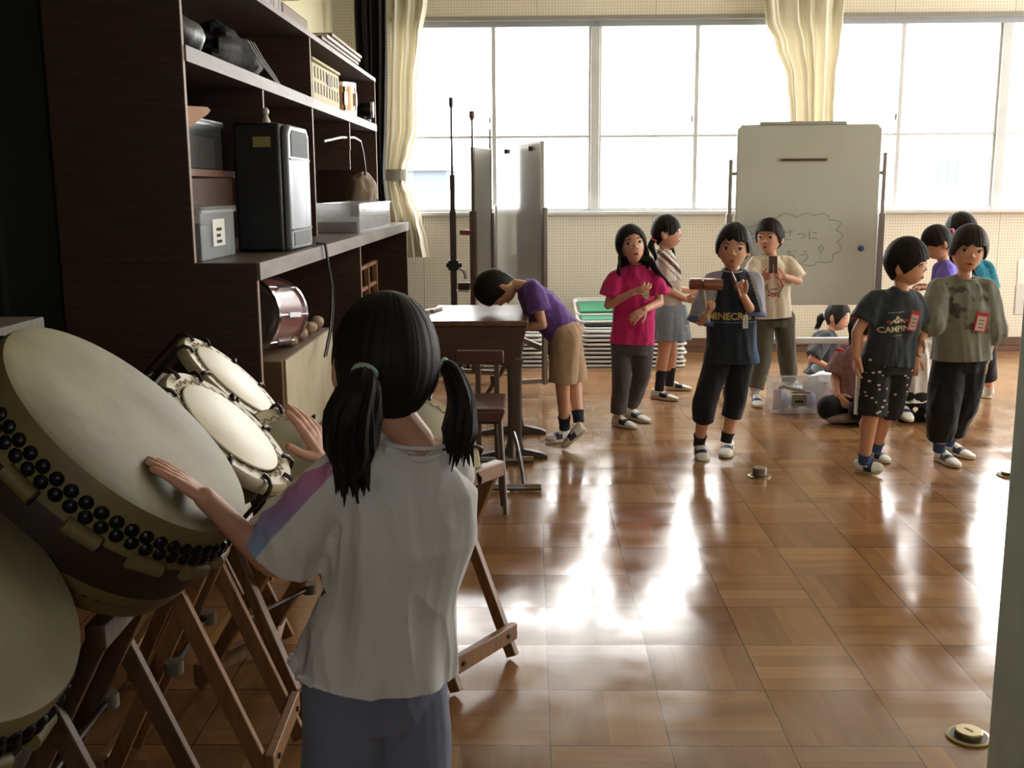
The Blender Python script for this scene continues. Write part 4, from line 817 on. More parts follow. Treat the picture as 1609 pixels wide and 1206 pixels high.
def az_dir(a): a = math.radians(a); return V((math.sin(a), -math.cos(a), 0))      # 0 faces the camera side, 90 faces right
class Head:
    """a head with its own frame; s scales a child's head 0.205 m high"""
    def __init__(h, c, az, pitch=0, roll=0, s=1.05):
        f = az_dir(az); r = V((-f.y, f.x, 0))     # r: the head's own left, f x up
        r = f.cross(V((0, 0, 1))).normalized(); p = math.radians(pitch); f2 = f*math.cos(p)+V((0, 0, 1))*math.sin(p); u = r.cross(f2).normalized()
        q = math.radians(roll); r2 = r*math.cos(q)+u*math.sin(q); u2 = u*math.cos(q)-r*math.sin(q)
        h.c, h.r, h.f, h.u, h.s = V(c), r2, f2, u2, s
        h.R = Matrix((r2, f2, u2)).transposed()
    def w(h, p): return h.c+h.R@(V(p)*h.s)
    def surf(h, d):
        """point of the bare skull/face in direction d, head frame metres"""
        x, y, z = d.normalized(); px, py, pz = .0715*x, .086*y, .102*z
        if z < 0:
            px *= 1-.24*z*z; py *= 1-(.34*(-z) if y < 0 else .02*(-z))
            if y > 0 and z < -.45: py += .010*min(1, (-z-.45)/.35)*max(0, y+.3)
        if y > .3: px *= 1-.03*(y-.3); py -= .004*max(0, .35-abs(z))          # eye plane sits back a little
        return V((px, py, pz))
    def face_y(h, x, z):
        lo, hi = 0., 1.
        best = None
        for k in range(60):
            d = V((x, .02+.0018*k, z)); q = h.surf(d)
            e = (q.x-x)**2+(q.z-z)**2
            if best is None or e < best[0]: best = (e, q.y)
        return best[1]
    def geo(h, g, n=44):
        m = n//2; out = []
        for i in range(1, m):
            t = PI*i/m; out.append([h.w(h.surf(V((math.sin(t)*math.cos(2*PI*j/n), math.sin(t)*math.sin(2*PI*j/n), -math.cos(t))))) for j in range(n)])
        g.loft(out)
        yb = h.face_y(0, -.02)
        g.cap(h.w((0, yb-.008, .008)), h.w((0, yb+.002, -.020)), .005*h.s, .0078*h.s)
        for s in (-1, 1):
            g.ell(h.w((s*.010, yb-.001, -.025)), (.0052*h.s,)*3)
            g.ell(h.w((s*.073, -.008, -.012)), (.009*h.s, .019*h.s, .029*h.s), h.R@Matrix.Rotation(s*.35, 3, 'Z'))
        g.ell(h.w((0, h.face_y(0, -.058)-.004, -.056)), (.018*h.s, .0065*h.s, .009*h.s), h.R)           # mouth mound
    def features(h, root, look=0., open_=0., glasses=None, lids=.8):
        for s in (-1, 1):
            x, z = s*.0315, .002; y = h.face_y(x, z)
            g = G(); g.cur = 0; g.ell(h.w((x, y-.0035, z)), (.0155*h.s, .0075*h.s, .0084*lids*h.s), h.R@Matrix.Rotation(-s*.25, 3, 'Z'))
            g.cur = 1; g.ell(h.w((x+look*.005, y+.0010, z)), (.0078*h.s, .0044*h.s, .0081*lids*h.s), h.R@Matrix.Rotation(-s*.25, 3, 'Z'), 14)
            g.tube([h.w((x-s*.0155, y-.0005+.001, z+.002)), h.w((x-s*.007, y+.0035, z+.0090*lids)), h.w((x+s*.005, y+.0025, z+.0094*lids)), h.w((x+s*.015, y-.004, z+.003))], .0017*h.s, 6)
            obj('eye', g, [eye_w, iris], root)
            g = G(); g.tube([h.w((x-s*.016, h.face_y(x-s*.014, .024)+.001, .022)), h.w((x, h.face_y(x, .028)+.0015, .027)), h.w((x+s*.017, h.face_y(x+s*.016, .023)+.0, .021))], [.0016*h.s, .0027*h.s, .0012*h.s], 6)
            obj('eyebrow', g, brow_m, root)
        y = h.face_y(0, -.057)+.0028
        g = G(); g.ell(h.w((0, y, -.053)), (.015*h.s, .0036*h.s, .0028*h.s), h.R); g.ell(h.w((0, y-.0008, -.0605)), (.0125*h.s, .0036*h.s, .0032*h.s), h.R)
        g.cur = 1; g.ell(h.w((0, y+.0012, -.0568)), (.0145*h.s, .0034*h.s, (.0008+.004*open_)*h.s), h.R)
        obj('mouth', g, [lip, M('mouth_line', (70, 34, 34), .6)], root)
        if glasses:
            g = G()
            for s in (-1, 1):
                x = s*.032; y = h.face_y(x, .0)+.014; g.tube([h.w((x+.02*math.cos(2*PI*k/16), y, .0+.015*math.sin(2*PI*k/16))) for k in range(17)], .0013, 6)
                g.tube([h.w((s*.052, y, .003)), h.w((s*.074, .0, .004))], .0012, 6)
            g.tube([h.w((-.012, h.face_y(0, 0)+.014, .003)), h.w((.012, h.face_y(0, 0)+.014, .003))], .0012, 6)
            obj('glasses', g, M('glasses_wire', (70, 66, 70), .3, .6), root)
def hair(h, root, line, drop=None, mat=None, seed=0., thick=.018, jag=.10, n=160, flare=.25, part=None, name='hair', wave=.0, ridge=.0014):
    """line: (azimuth deg from the face, elevation deg of the hair edge); drop: (azimuth, length m) of hair hanging below the edge"""
    def interp(tab, a):
        for (a0, v0), (a1, v1) in zip(tab[:-1], tab[1:]):
            if a0 <= a <= a1: return v0+(v1-v0)*((a-a0)/max(1e-6, a1-a0))
        return tab[-1][1]
    rows_t = [0, .05, .12, .2, .3, .4, .5, .6, .7, .8, .88, .95, 1.]; outer, inner = [], []
    nd = 10 if drop else 0; R_ = len(rows_t)+nd; po = [[None]*n for _ in range(R_)]; pi_ = [[None]*n for _ in range(R_)]
    for j in range(n):
        ph = 360*j/n; a = ph if ph <= 180 else 360-ph; e = interp(line, a)
        lock = noise.noise(V((math.cos(2*PI*j/n)*3.2+seed, math.sin(2*PI*j/n)*3.2, seed)))+.6*noise.noise(V((math.cos(2*PI*j/n)*9+seed, math.sin(2*PI*j/n)*9, 7)))
        e2 = e+lock*jag*60
        fine = noise.noise(V((math.cos(2*PI*j/n)*16, math.sin(2*PI*j/n)*16, seed)))
        rad = math.radians(ph)
        for i, t in enumerate(rows_t):
            el = math.radians(90+(e2-90)*t); d = V((math.cos(el)*math.sin(rad), math.cos(el)*math.cos(rad), math.sin(el))); q = h.surf(d) if t > 0 else h.surf(V((0, 0, 1)))
            if a < 75 and e > -25: q.y = max(q.y, q.y)
            th = thick*(1-.35*t**3)+ridge*fine*min(1, t*3)+.004*lock*t
            nrm = V((q.x/.0715**2, q.y/.086**2, q.z/.102**2)).normalized()
            po[i][j] = h.w(q+nrm*th); pi_[i][j] = h.w(q-nrm*.006)
        if drop:
            L = interp(drop, a)*(1+.16*lock*1.2); o0, i0 = po[len(rows_t)-1][j], pi_[len(rows_t)-1][j]; out = (o0-h.c); out.z = 0; out = out.normalized() if out.length > 1e-5 else V((0, 0, 0))
            for k in range(nd):
                u = (k+1)/nd; off = V((0, 0, -L*u))+out*(flare*L*(u*.5-u*u*.45))+V((wave*u*u*L, 0, 0)); thk = (1-.75*u)
                po[len(rows_t)+k][j] = o0+off+out*(.004*fine); pi_[len(rows_t)+k][j] = o0+off-out*(.016*thk+.002) if L > .004 else i0+off
    g = G(); g.loft(po+pi_[::-1], cap=(False, False))
    me = g.mesh(name, BASE[root.name]); return obj(name, me, mat or hair_mat, root)
def tail(root, pts, rs, seed, tie=None, tiemat=None, name='ponytail', mat=None, n=22):
    """a bunch of hair along pts with a strand-like cross section"""
    pts = [V(p) for p in pts]; fine, fr = [], []
    for i in range(len(pts)-1):
        for k in range(6):
            t = k/6; p0, p1, p2, p3 = pts[max(i-1, 0)], pts[i], pts[i+1], pts[min(i+2, len(pts)-1)]
            fine.append(.5*((2*p1)+(p2-p0)*t+(2*p0-5*p1+4*p2-p3)*t*t+(3*p1-p0-3*p2+p3)*t**3)); fr.append(rs[i]+(rs[i+1]-rs[i])*t)
    fine.append(pts[-1]); fr.append(rs[-1]); g = G(); out = []; a = None
    for i, p in enumerate(fine):
        d = (fine[min(i+1, len(fine)-1)]-fine[max(i-1, 0)]).normalized()
        if a is None: a, b, _ = frame_of(d)
        else: a = (a-d*a.dot(d)).normalized()
        b = d.cross(a); u = i/len(fine)
        out.append([p+(a*math.cos(2*PI*j/n)+b*math.sin(2*PI*j/n))*fr[i]*(1+.30*noise.noise(V((j*2.3+seed, u*1.3, seed)))) for j in range(n)])
    g.loft(out)
    for k in range(26):   # loose ends
        j = int(k*n/26); e = out[-1][j]; e0 = fine[-9].lerp(out[-9][j], .6); sd = V((random.uniform(-1, 1), random.uniform(-1, 1), -.5))*fr[-7]*.35; g.tube([e0, e+sd*.5, e+(e-e0)*(.25+.4*random.random())+sd], [fr[-7]*.24, fr[-7]*.13, .0008], 6)
    o = obj(name, g, mat or hair_mat, root)
    if tie:
        d = (fine[1]-fine[0]).normalized(); x, y, _ = frame_of(d); q = fine[0]; r = fr[0]*1.12
        obj('hair_tie', G().tube([q+(x*math.cos(2*PI*k/18)+y*math.sin(2*PI*k/18))*r for k in range(20)], tie, 8), tiemat, o)
    return o
def hand(g, wr, d, nrm, thumb_side, s=1., curl=(25, 25, 25, 30), spread=6, thumb=(35, 20), thin=1.):
    """palm and five fingers. d: wrist to knuckles, nrm: the way the palm looks, thumb_side: +1/-1 along d x nrm"""
    d = V(d).normalized(); nrm = V(nrm); nrm = (nrm-d*nrm.dot(d)).normalized(); t = d.cross(nrm)*thumb_side
    W, Lp = .052*s, .058*s; wr = V(wr); kn = []
    for off, ln in ((.36, 0), (.12, .003), (-.13, 0), (-.36, -.006)):
        k = wr+d*(Lp+ln*s)+t*(W*off); kn.append(k); g.cap(wr+t*(W*off*.55)+d*.006, k, .0105*s*thin, .0088*s*thin, 10)
    g.ell(wr+d*Lp*.5, (W*.46, Lp*.55, .0105*s), Matrix((t, d, nrm)).transposed(), 16)
    for i, (k, off, L) in enumerate(zip(kn, (1.3, .4, -.5, -1.5), (.050, .056, .052, .041))):
        a0 = math.radians(off*spread); fd = (d*math.cos(a0)+t*math.sin(a0)).normalized(); c = 0; p = k
        for seg, (fr, r0, r1) in enumerate(((.44, .0078, .0072), (.31, .0072, .0066), (.25, .0066, .0056))):
            c += math.radians(curl[i])*(1, 1.15, .8)[seg]; q = p+(fd*math.cos(c)+nrm*math.sin(c))*(L*s*fr); g.cap(p, q, r0*s*thin, r1*s*thin, 10); p = q
    b = wr+d*(.014*s)+t*(W*.36)+nrm*.003; a = math.radians(thumb[0]+8); m = b+(d*math.cos(a)+t*math.sin(a))*(.030*s)+nrm*(.006*s); a2 = math.radians(thumb[1])
    e = m+(d*math.cos(a2)+t*math.sin(a2)).normalized()*(.026*s)+nrm*(.005*s); g.cap(b, m, .0105*s, .0085*s, 10); g.cap(m, e, .0083*s, .0066*s, 10)
def shoe(root, heel, toe, lift=V((0, 0, 1)), w=.036, mat=None, stripe=True, hgt=.062):
    heel, toe = V(heel), V(toe); d = (toe-heel); L = d.length; d.normalize(); s = d.cross(lift).normalized(); u = s.cross(d)
    prof = [(-.02, .30, .80), (.0, .62, .98), (.08, .80, 1.0), (.22, .84, .98), (.36, .84, .92), (.5, .92, .72), (.64, 1., .56), (.78, .98, .46), (.9, .78, .36), (.97, .46, .26), (1.0, .16, .16)]
    sole, up = [], []
    for x, ww, hh in prof:
        c = heel+d*(x*L); sole.append([c+s*(w*ww*1.04*a)+u*b for a, b in ((-1, .001), (-.98, .014), (.98, .014), (1, .001))])
        H = hgt*hh; up.append([c+s*(w*ww*math.copysign(abs(math.cos(q))**.8, math.cos(q)))+u*(.012+(H-.012)*math.sin(q)**.75) for q in [PI*k/12 for k in range(13)]])
    g = G(); n = 13; o = len(g.v); g.loft(up, close=False, cap=(True, True)); me = g
    vs = [v for r in up for v in r]
    for i in range(len(up)-1): g.add([], [])
    sh = G()
    sh.loft([r+[r[-1].lerp(r[0], .5)] for r in up])
    m = sh.mesh('shoe', BASE[root.name])
    if stripe:
        b = BASE[root.name]
        for f in m.polygons:
            c = V(f.center)+b-heel; x = c.dot(d)/L; z = c.dot(u)/hgt; f.material_index = 1 if (.34 < x-.25*abs(z-.35) < .42 or .50 < x-.2*abs(z-.3) < .57) and .2 < z < .75 else 0
    sub = obj('shoe', m, [mat or shoe_m, navy], root)
    sm = sub.modifiers.new('sub', 'SUBSURF'); sm.levels = sm.render_levels = 1
    obj('shoe_sole', G().loft(sole), sole_m, sub)
    return sub
def limb_frac(a, b, t): return V(a)+(V(b)-V(a))*t

def make_body(name, label, J, Hd, base, group=None, k=1., hands=(), barefoot=False, vox=.0036, arm=(.031, .026, .0185), leg=(.058, .040, .026), torso=True, extra=None, neck_r=.034):
    """the bare figure as one continuous surface"""
    g = G(); Hd.geo(g)
    g.cap(J['neck'], Hd.w((0, -.018, -.055)), neck_r*k, (neck_r-.002)*k)
    mid = (J['hl']+J['hr'])/2; lat = (J['sr']-J['sl']); ln = lat.normalized(); sp = (J['neck']-mid); fw = ln.cross(sp).normalized()
    ch = mid.lerp(J['neck'], .68)
    hl = (J['hr']-J['hl']).normalized()
    g.rings([(mid-sp*.06, hl*.085*k, fw*.066*k), (mid+sp*.08, hl*.092*k, fw*.07*k), (mid+sp*.38, ln*.082*k, fw*.066*k), (ch, ln*.096*k, fw*.072*k), (mid+sp*.86, ln*.085*k, fw*.055*k), (mid+sp*.97, ln*.045*k, fw*.04*k)], 22)
    for s in 'lr':
        g.cap(J['neck']-sp*.06, J['s'+s], .03*k, .034*k); g.cap(J['s'+s], J['e'+s], arm[0]*k, arm[1]*k); g.cap(J['e'+s], J['w'+s], arm[1]*k, arm[2]*k)
        e, w_ = J['e'+s], J['w'+s]; g.cap(limb_frac(e, w_, .1), limb_frac(e, w_, .45), .0275*k*arm[1]/.026, .024*k*arm[1]/.026)
        if 'k'+s in J:
            g.cap(J['h'+s], J['k'+s], leg[0]*k, leg[1]*k); g.cap(J['k'+s], J['a'+s], leg[1]*k, leg[2]*k)
            kn, an = J['k'+s], J['a'+s]; x = (J.get('toe'+s, an)-an); x = x.normalized() if x.length > 1e-4 else V((0, -1, 0)); g.cap(limb_frac(kn, an, .18)-x*.008, limb_frac(kn, an, .5)-x*.006, .038*k, .033*k)
    for hnd in hands: hand(g, *hnd[:4], **hnd[4])
    if extra: extra(g)
    r = fused(name, g, skin, None, vox, 3, base=V(base)); r.data.name = 'person_body'
    return tag(r, label, 'person', group)
def shirt(root, J, mats, k=1., w=(.118, .112, .118, .112), dpt=(.09, .086, .092, .075), hem=-.16, slv=(.62, .62), slr=(.052, .062), seed=1., amp=.006, vox=.0055, matfn=None, name='shirt', hemw=None, neck=.044, sh_drop=0., fr=14, it=4, slcut=(False, False), drape=0., maskfn=None):
    mid = (J['hl']+J['hr'])/2; ln = (J['sr']-J['sl']).normalized(); hl = (J['hr']-J['hl']).normalized(); sp = J['neck']-mid; fw = ln.cross(sp).normalized(); g = G()
    half = (J['sr']-J['sl']).length/2
    hw, hd = hemw or (w[0]*1.03, dpt[0]*1.03)
    g.rings([(mid+sp*hem, hl*hw*k, fw*hd*k), (mid+sp*.02, hl*w[0]*k, fw*dpt[0]*k), (mid+sp*.36, ln*w[1]*k, fw*dpt[1]*k), (mid+sp*.64, ln*w[2]*k, fw*dpt[2]*k), (mid+sp*.82, ln*max(w[3]*k, half*.92), fw*dpt[3]*k), (mid+sp*.93, ln*(half*.62), fw*.066*k), (mid+sp*1.0, ln*(neck+.006)*k, fw*(neck+.002)*k)], 30, 2.3)
    for i, s in enumerate('lr'):
        S, E = J['s'+s], J['e'+s]; g.cap(J['neck']-sp*.05, S, .036*k, .043*k)
        d = (E-S); L = d.length; d.normalize(); a, b, _ = frame_of(d); n_ = 24
        if slv[i] > 0:
            f = min(slv[i], 1.)
            sec = [(-.10, .040), (.04, .050), (f*.5, (slr[0]+slr[1])/2), (f, slr[1])]
            out = [[S+d*(t*L)+(a*math.cos(2*PI*j/n_)+b*math.sin(2*PI*j/n_))*(r*k) for j in range(n_)] for t, r in sec]
            if slv[i] > 1.:
                W = J['w'+s]; d2 = (W-E).normalized(); a2, b2, _ = frame_of(d2); f2 = slv[i]-1
                g.cap(E, E, slr[1]*k); g.loft([[E+d2*(t*(W-E).length)+(a2*math.cos(2*PI*j/n_)+b2*math.sin(2*PI*j/n_))*(slr[1]*k) for j in range(n_)] for t in (-.05, f2)])
            g.loft(out)
    cuts = [(mid+sp*(hem+.035), -sp, .22*k)]
    for i, s in enumerate('lr'):
        if not slcut[i]: continue
        if 0 < slv[i] <= 1: d = (J['e'+s]-J['s'+s]); cuts.append((J['s'+s]+d*(slv[i]-.05), d, .105*k))
        elif slv[i] > 1: d = (J['w'+s]-J['e'+s]); cuts.append((J['e'+s]+d*(slv[i]-1.05), d, .105*k))
    return fused(name, g, mats, root, vox, it, disp=folds(seed, amp, fr, drape=drape or amp*.9) if amp else None, matfn=matfn, maskfn=maskfn, cuts=cuts, thick=.0025)
def collar(root, J, mat, r=.05, k=1., Hd=None, tilt=.3, th=.005, name='collar', fwd=None):
    mid = (J['hl']+J['hr'])/2; ln = (J['sr']-J['sl']).normalized(); sp = (J['neck']-mid).normalized(); fw = ln.cross(sp).normalized(); f = fwd or (Hd.f if Hd else fw)
    if fw.dot(f) < 0: fw = -fw
    c = J['neck']+sp*.004
    return obj(name, G().tube([c+ln*(r*k*math.cos(2*PI*j/28))+fw*(r*k*.92*math.sin(2*PI*j/28))-sp*(tilt*r*(math.sin(2*PI*j/28)*.5+.3)) for j in range(30)], th, 8), mat, root)
def pants(root, J, mats, k=1., hip=(.105, .084), r=(.066, .056, .05), hemt=1.0, seed=2., amp=.005, vox=.0055, name='pants', up=.1, matfn=None, fr=13, cut=True, it=4):
    """hemt: 1 = knee, 2 = ankle"""
    mid = (J['hl']+J['hr'])/2; hl = (J['hr']-J['hl']).normalized(); sp = J['neck']-mid; fw = hl.cross(sp).normalized(); g = G()
    g.rings([(mid-sp*.13, hl*hip[0]*.92*k, fw*hip[1]*.95*k), (mid, hl*hip[0]*k, fw*hip[1]*k), (mid+sp*up, hl*hip[0]*.95*k, fw*hip[1]*.95*k)], 26, 2.3)
    for s in 'lr':
        H_, K_, A_ = J['h'+s], J['k'+s], J['a'+s]; n_ = 22
        g.ell(H_, (r[0]*k*.98,)*3)
        if hemt <= 1: g.cap(H_, limb_frac(H_, K_, hemt), r[0]*k, r[1]*k, 22)
        else: g.cap(H_, K_, r[0]*k, r[1]*k, 22); g.cap(K_, limb_frac(K_, A_, hemt-1), r[1]*k, r[2]*k, 22)
    def near(s):
        o = 'r' if s == 'l' else 'l'
        def dist(q, t):
            best = 9.
            for a_, b_ in ((J['h'+t], J['k'+t]), (J['k'+t], J['a'+t])):
                d = b_-a_; u = min(max((q-a_).dot(d)/d.dot(d), 0), 1); best = min(best, (q-a_-d*u).length)
            return best
        return lambda q: dist(q, s) <= dist(q, o)
    cuts = []
    for s in 'lr' if cut else '':
        if hemt <= 1: d = J['k'+s]-J['h'+s]; cuts.append((J['h'+s]+d*(hemt+.0), d, .13*k, near(s)))
        else: d = J['a'+s]-J['k'+s]; cuts.append((J['k'+s]+d*(hemt-1.0), d, .13*k, near(s)))
    return fused(name, g, mats, root, vox, it, disp=folds(seed, amp, fr) if amp else None, matfn=matfn, cuts=cuts, thick=.0025)
def socks(root, J, mat, t=(.62, 1.), r=.0305, k=1.):
    for s in 'lr':
        a, b = limb_frac(J['k'+s], J['a'+s], t[0]), limb_frac(J['k'+s], J['a'+s], t[1]); obj('sock', G().tube([a, limb_frac(a, b, .5), b, b+(b-a).normalized()*.02], [(r+.006)*k, (r+.001)*k, r*k, r*k], 16), mat, root)
def joints(Y, **kw):
    """joint -> (px, py[, dY])"""
    return {k: P(v[0], v[1], Y=Y+(v[2] if len(v) > 2 else 0)) for k, v in kw.items()}
def tag_card(root, px, py, Y, w, h, tilt, mat, frame=None, target=None, nrm=None):
    c = P(px, py, Y=Y); n = V(nrm) if nrm else V((0, -1, 0))
    if target:
        hit = bvh_of(target).ray_cast(EYE, (c-EYE).normalized())
        if hit[0] is not None: c = hit[0]+n*.006
    R = Matrix.Rotation(tilt, 3, 'Y'); o = obj('name_badge', G().box(c, (w, .003, h), R), frame or mat, root, bevel=.001)
    if frame: obj('badge_card', G().box(c+V((0, -.002, 0))-R@V((0, 0, h*.06)), (w*.74, .002, h*.74), R), mat, o); 
    g = G()
    for k_ in range(3): g.box(c+V((0, -.0034, 0))+R@V((0, 0, h*(.1-.18*k_))), (w*.45, .0008, h*.05), R)
    obj('badge_print', g, M('print_grey', (110, 104, 104), .8), o)
    return o
SHORT = [(0, 24), (30, 22), (55, 14), (68, -4), (80, -20), (95, -14), (110, -30), (135, -42), (180, -46)]
BOB = [(0, 16), (35, 12), (55, -6), (75, -28), (110, -40), (180, -46)]

# ---- child in the pink shirt
Y = 6.12
J = joints(Y, neck=(1000, 417, .01), sl=(970, 433), sr=(1029, 433), el=(956, 479, -.02), wl=(994, 459, -.14), er=(1036, 475, -.02), wr=(1013, 486, -.15), hl=(977, 541), hr=(1010, 541), kl=(977, 592, -.03), kr=(1008, 590, .02), al=(971, 652, .0), ar=(992, 638, .14))
for s, (h, t) in dict(l=((964, 666, .02), (1000, 673, -.08)), r=((984, 654, .14), (1021, 664, .04))).items(): J['heel'+s] = P(h[0], h[1], Z=.004); J['toe'+s] = P(t[0], t[1], Z=.004)
H1 = Head(P(992, 385, Y=Y), 8, 10, -9)
p = make_body('person', 'child in a bright pink shirt and dark trousers with loose black hair', J, H1, P(985, 668, Z=0), hands=[(J['wl'], (1, -.35, .35), (.2, .6, .75), -1, dict(curl=(12, 14, 16, 20))), (J['wr'], (-.8, -.4, -.5), (.2, .9, -.4), 1, dict(curl=(14, 12, 14, 18), spread=9))])
H1.features(p, look=.4)
hair(H1, p, [(0, 30), (30, 26), (50, 8), (70, -22), (110, -38), (180, -44)], [(0, 0), (48, 0), (60, .10), (85, .15), (120, .15), (180, .13)], seed=2., flare=1.1, thick=.016)
tail(p, [H1.w((.05, .01, -.05)), P(1018, 408, Y=Y-.02), P(1032, 425, Y=Y-.05), P(1046, 440, Y=Y-.03)], [.028, .026, .016, .006], 3., name='hair_lock')
pink = cloth('pink_cotton', (198, 44, 108), (184, 36, 98))
s = shirt(p, J, pink, w=(.128, .118, .122, .112), hem=-.02, slv=(.72, .72), slr=(.056, .072), seed=3., amp=.008); collar(p, J, pink, .05, Hd=H1)
tag_card(p, 1014, 458, Y-.16, .042, .085, .05, M('card_green_white', (198, 200, 170), .7), M('card_yellow', (206, 190, 110), .6), s)
grey_denim = cloth('dark_grey_denim', (70, 66, 68), (84, 80, 80), 14)
pants(p, J, grey_denim, hip=(.112, .088), r=(.068, .056, .044), hemt=1.93, up=.14)
for s_ in 'lr': shoe(p, J['heel'+s_], J['toe'+s_])

# ---- child seen from the side in the striped white shirt
Y = 6.97
J = joints(Y, neck=(1043, 393), sl=(1037, 407, .10), sr=(1043, 407, -.10), el=(1052, 452, .14), wl=(1085, 457, .06), er=(1050, 455, -.12), wr=(1077, 470, -.08), hl=(1050, 492, .07), hr=(1052, 492, -.07), kl=(1055, 556, .07), kr=(1042, 559, -.07), al=(1052, 601, .08), ar=(1036, 609, -.08))
for s, (h, t) in dict(l=((1046, 611), (1087, 612)), r=((1024, 624), (1066, 629))).items(): J['heel'+s] = P(h[0], h[1], Z=.004); J['toe'+s] = P(t[0], t[1], Z=.004)
H2 = Head(P(1047, 365, Y=Y), 78, 4, 0)
p = make_body('person', 'child in side view in a striped white shirt, denim skirt and black socks', J, H2, P(1050, 622, Z=0), hands=[(J['wr'], (1, .1, -.1), (0, .8, .5), 1, dict(curl=(45, 50, 55, 60))), (J['wl'], (1, -.3, .2), (0, -.6, .7), -1, dict(curl=(25, 25, 30, 30)))])
H2.features(p, look=.2)
hair(H2, p, [(0, 14), (32, 10), (52, -4), (70, -10), (85, 5), (100, -20), (140, -40), (180, -44)], seed=5., jag=.05, thick=.012)
pink_tie = M('pink_hair_tie', (226, 84, 130), .6); ht = M('mint_tie', (176, 206, 188), .6)
tail(p, [H2.w((.045, -.075, -.035)), H2.w((.045, -.095, -.075)), H2.w((.05, -.07, -.14))], [.018, .022, .006], 4., .006, pink_tie)
tail(p, [H2.w((-.055, -.04, -.05)), H2.w((-.05, .01, -.09)), H2.w((-.045, .03, -.13)), H2.w((-.04, .035, -.16))], [.016, .019, .016, .005], 8., .006, pink_tie)
wht = cloth('white_striped_cotton', (216, 208, 198), (204, 196, 186)); dred = cloth('maroon_band', (84, 44, 50))
def stripe_fn(q):
    s = (q.z-.93)+.9*(q.x-.86); return 1 if (-.012 < s < .02 or .045 < s < .055 or -.05 < s < -.042) else 0
s = shirt(p, J, [wht, dred], w=(.10, .10, .104, .1), dpt=(.10, .092, .094, .075), hem=.0, slv=(.75, .75), slr=(.052, .06), seed=4., matfn=stripe_fn); collar(p, J, wht, .05, Hd=H2)
denim = cloth('pale_denim', (128, 146, 162), (146, 162, 176), 12)
mid = (J['hl']+J['hr'])/2; g = G(); g.rings([(mid+V((.0, 0, .06)), (.108, 0, 0), (0, .118, 0)), (mid+V((.002, 0, -.02)), (.128, 0, 0), (0, .14, 0)), (mid+V((.01, 0, -.17)), (.145, 0, 0), (0, .155, 0))], 40)
fused('skirt', g, denim, p, .0055, 3, disp=folds(6., .008, 20, .12), cuts=[(mid+V((.01, 0, -.165)), (0, 0, -1), .3)], thick=.0025)
obj('frill', G().tube([mid+V((.10+.012*math.sin(k*1.9), -.09, -.02-.019*k)) for k in range(8)], [.012, .02, .016, .022, .016, .022, .018, .012], 10), M('skirt_frill', (176, 190, 200), .8), p)
socks(p, J, M('black_sock', (24, 24, 28), .9), (.45, 1.), .031)
for s_ in 'lr': shoe(p, J['heel'+s_], J['toe'+s_])

# ---- child in front with the wooden tone block
Y = 5.36
J = joints(Y, neck=(1152, 424), sl=(1122, 440), sr=(1183, 440), el=(1101, 504, -.04), wl=(1109, 495, -.17), er=(1183, 494, -.03), wr=(1167, 463, -.17), hl=(1132, 552), hr=(1164, 552), kl=(1108, 630, -.06), kr=(1155, 630, .02), al=(1099, 694, .04), ar=(1142, 688, .03))
J['heell'] = P(1098, 708, Y=Y+.07); J['toel'] = P(1106, 727, Y=Y-.06); J['heelr'] = P(1146, 704, Z=.004); J['toer'] = P(1138, 719, Z=.004)
H3 = Head(P(1152, 388, Y=Y), -11, -4, 3)
p = make_body('person', 'child in a navy long shirt with light grey sleeves holding up a wooden tone block', J, H3, P(1125, 722, Z=0), hands=[(J['wl'], (.25, -.3, 1), (.9, .1, -.1), 1, dict(curl=(75, 78, 80, 82), thumb=(20, 5))), (J['wr'], (-.35, -.15, 1), (-.3, -.9, .1), 1, dict(curl=(40, 75, 80, 82), thumb=(20, 8)))])
H3.features(p)
hair(H3, p, [(0, 26), (18, 20), (35, 24), (55, 10), (66, -6), (80, -16), (95, -10), (110, -28), (140, -42), (180, -46)], seed=9., jag=.12, thick=.017)
nav = cloth('navy_knit', (38, 44, 54), (32, 38, 48)); grs = cloth('grey_sleeve', (150, 152, 164), (138, 140, 152)); blu = cloth('blue_side', (44, 82, 128), (36, 70, 112))
cx = P(1152, 480, Y=Y).x
def raglan(q):
    for s_, sg in (('l', -1), ('r', 1)):
        S, E = J['s'+s_], J['e'+s_]; d = E-S; t = (q-S).dot(d)/d.dot(d)
        if sg*(q.x-cx) > .055+max(0, .98-q.z)*.30 and (q-S-d*min(max(t, 0), 1)).length < .088 and q.z > .70: return 1
    if q.x-cx > .10 and q.z < .70: return 2
    return 0
s = shirt(p, J, [nav, grs, blu], w=(.126, .122, .122, .115), dpt=(.10, .095, .095, .078), hem=-.16, slv=(1.0, 1.0), slr=(.056, .066), seed=7., amp=.007, matfn=raglan, hemw=(.146, .112)); collar(p, J, grs, .052, Hd=H3, th=.006)
for s_ in 'lr':
    E, S = J['e'+s_], J['s'+s_]; d = (E-S).normalized(); obj('cuff', G().cyl(limb_frac(S, E, .96), limb_frac(S, E, 1.06), .0665, .068, 24), M('blue_cuff', (74, 92, 150), .8), p)
vs, fs = text_polys('MINECRAFT', .035)
gold = M('gold_print', (172, 150, 84), .6); c = P(1148, 494, Y=Y)
decal('shirt_lettering', vs, fs, c, V((1, 0, 0)), V((0, 0, 1)), gold, s, p, .048)
vs, fs = stroke_polys([[(-2.2, 0), (2.2, 0)]], .12); decal('shirt_line', vs, fs, P(1150, 503, Y=Y), V((1, 0, 0)), V((0, 0, 1)), M('print_blue', (70, 92, 120), .7), s, p, .05)
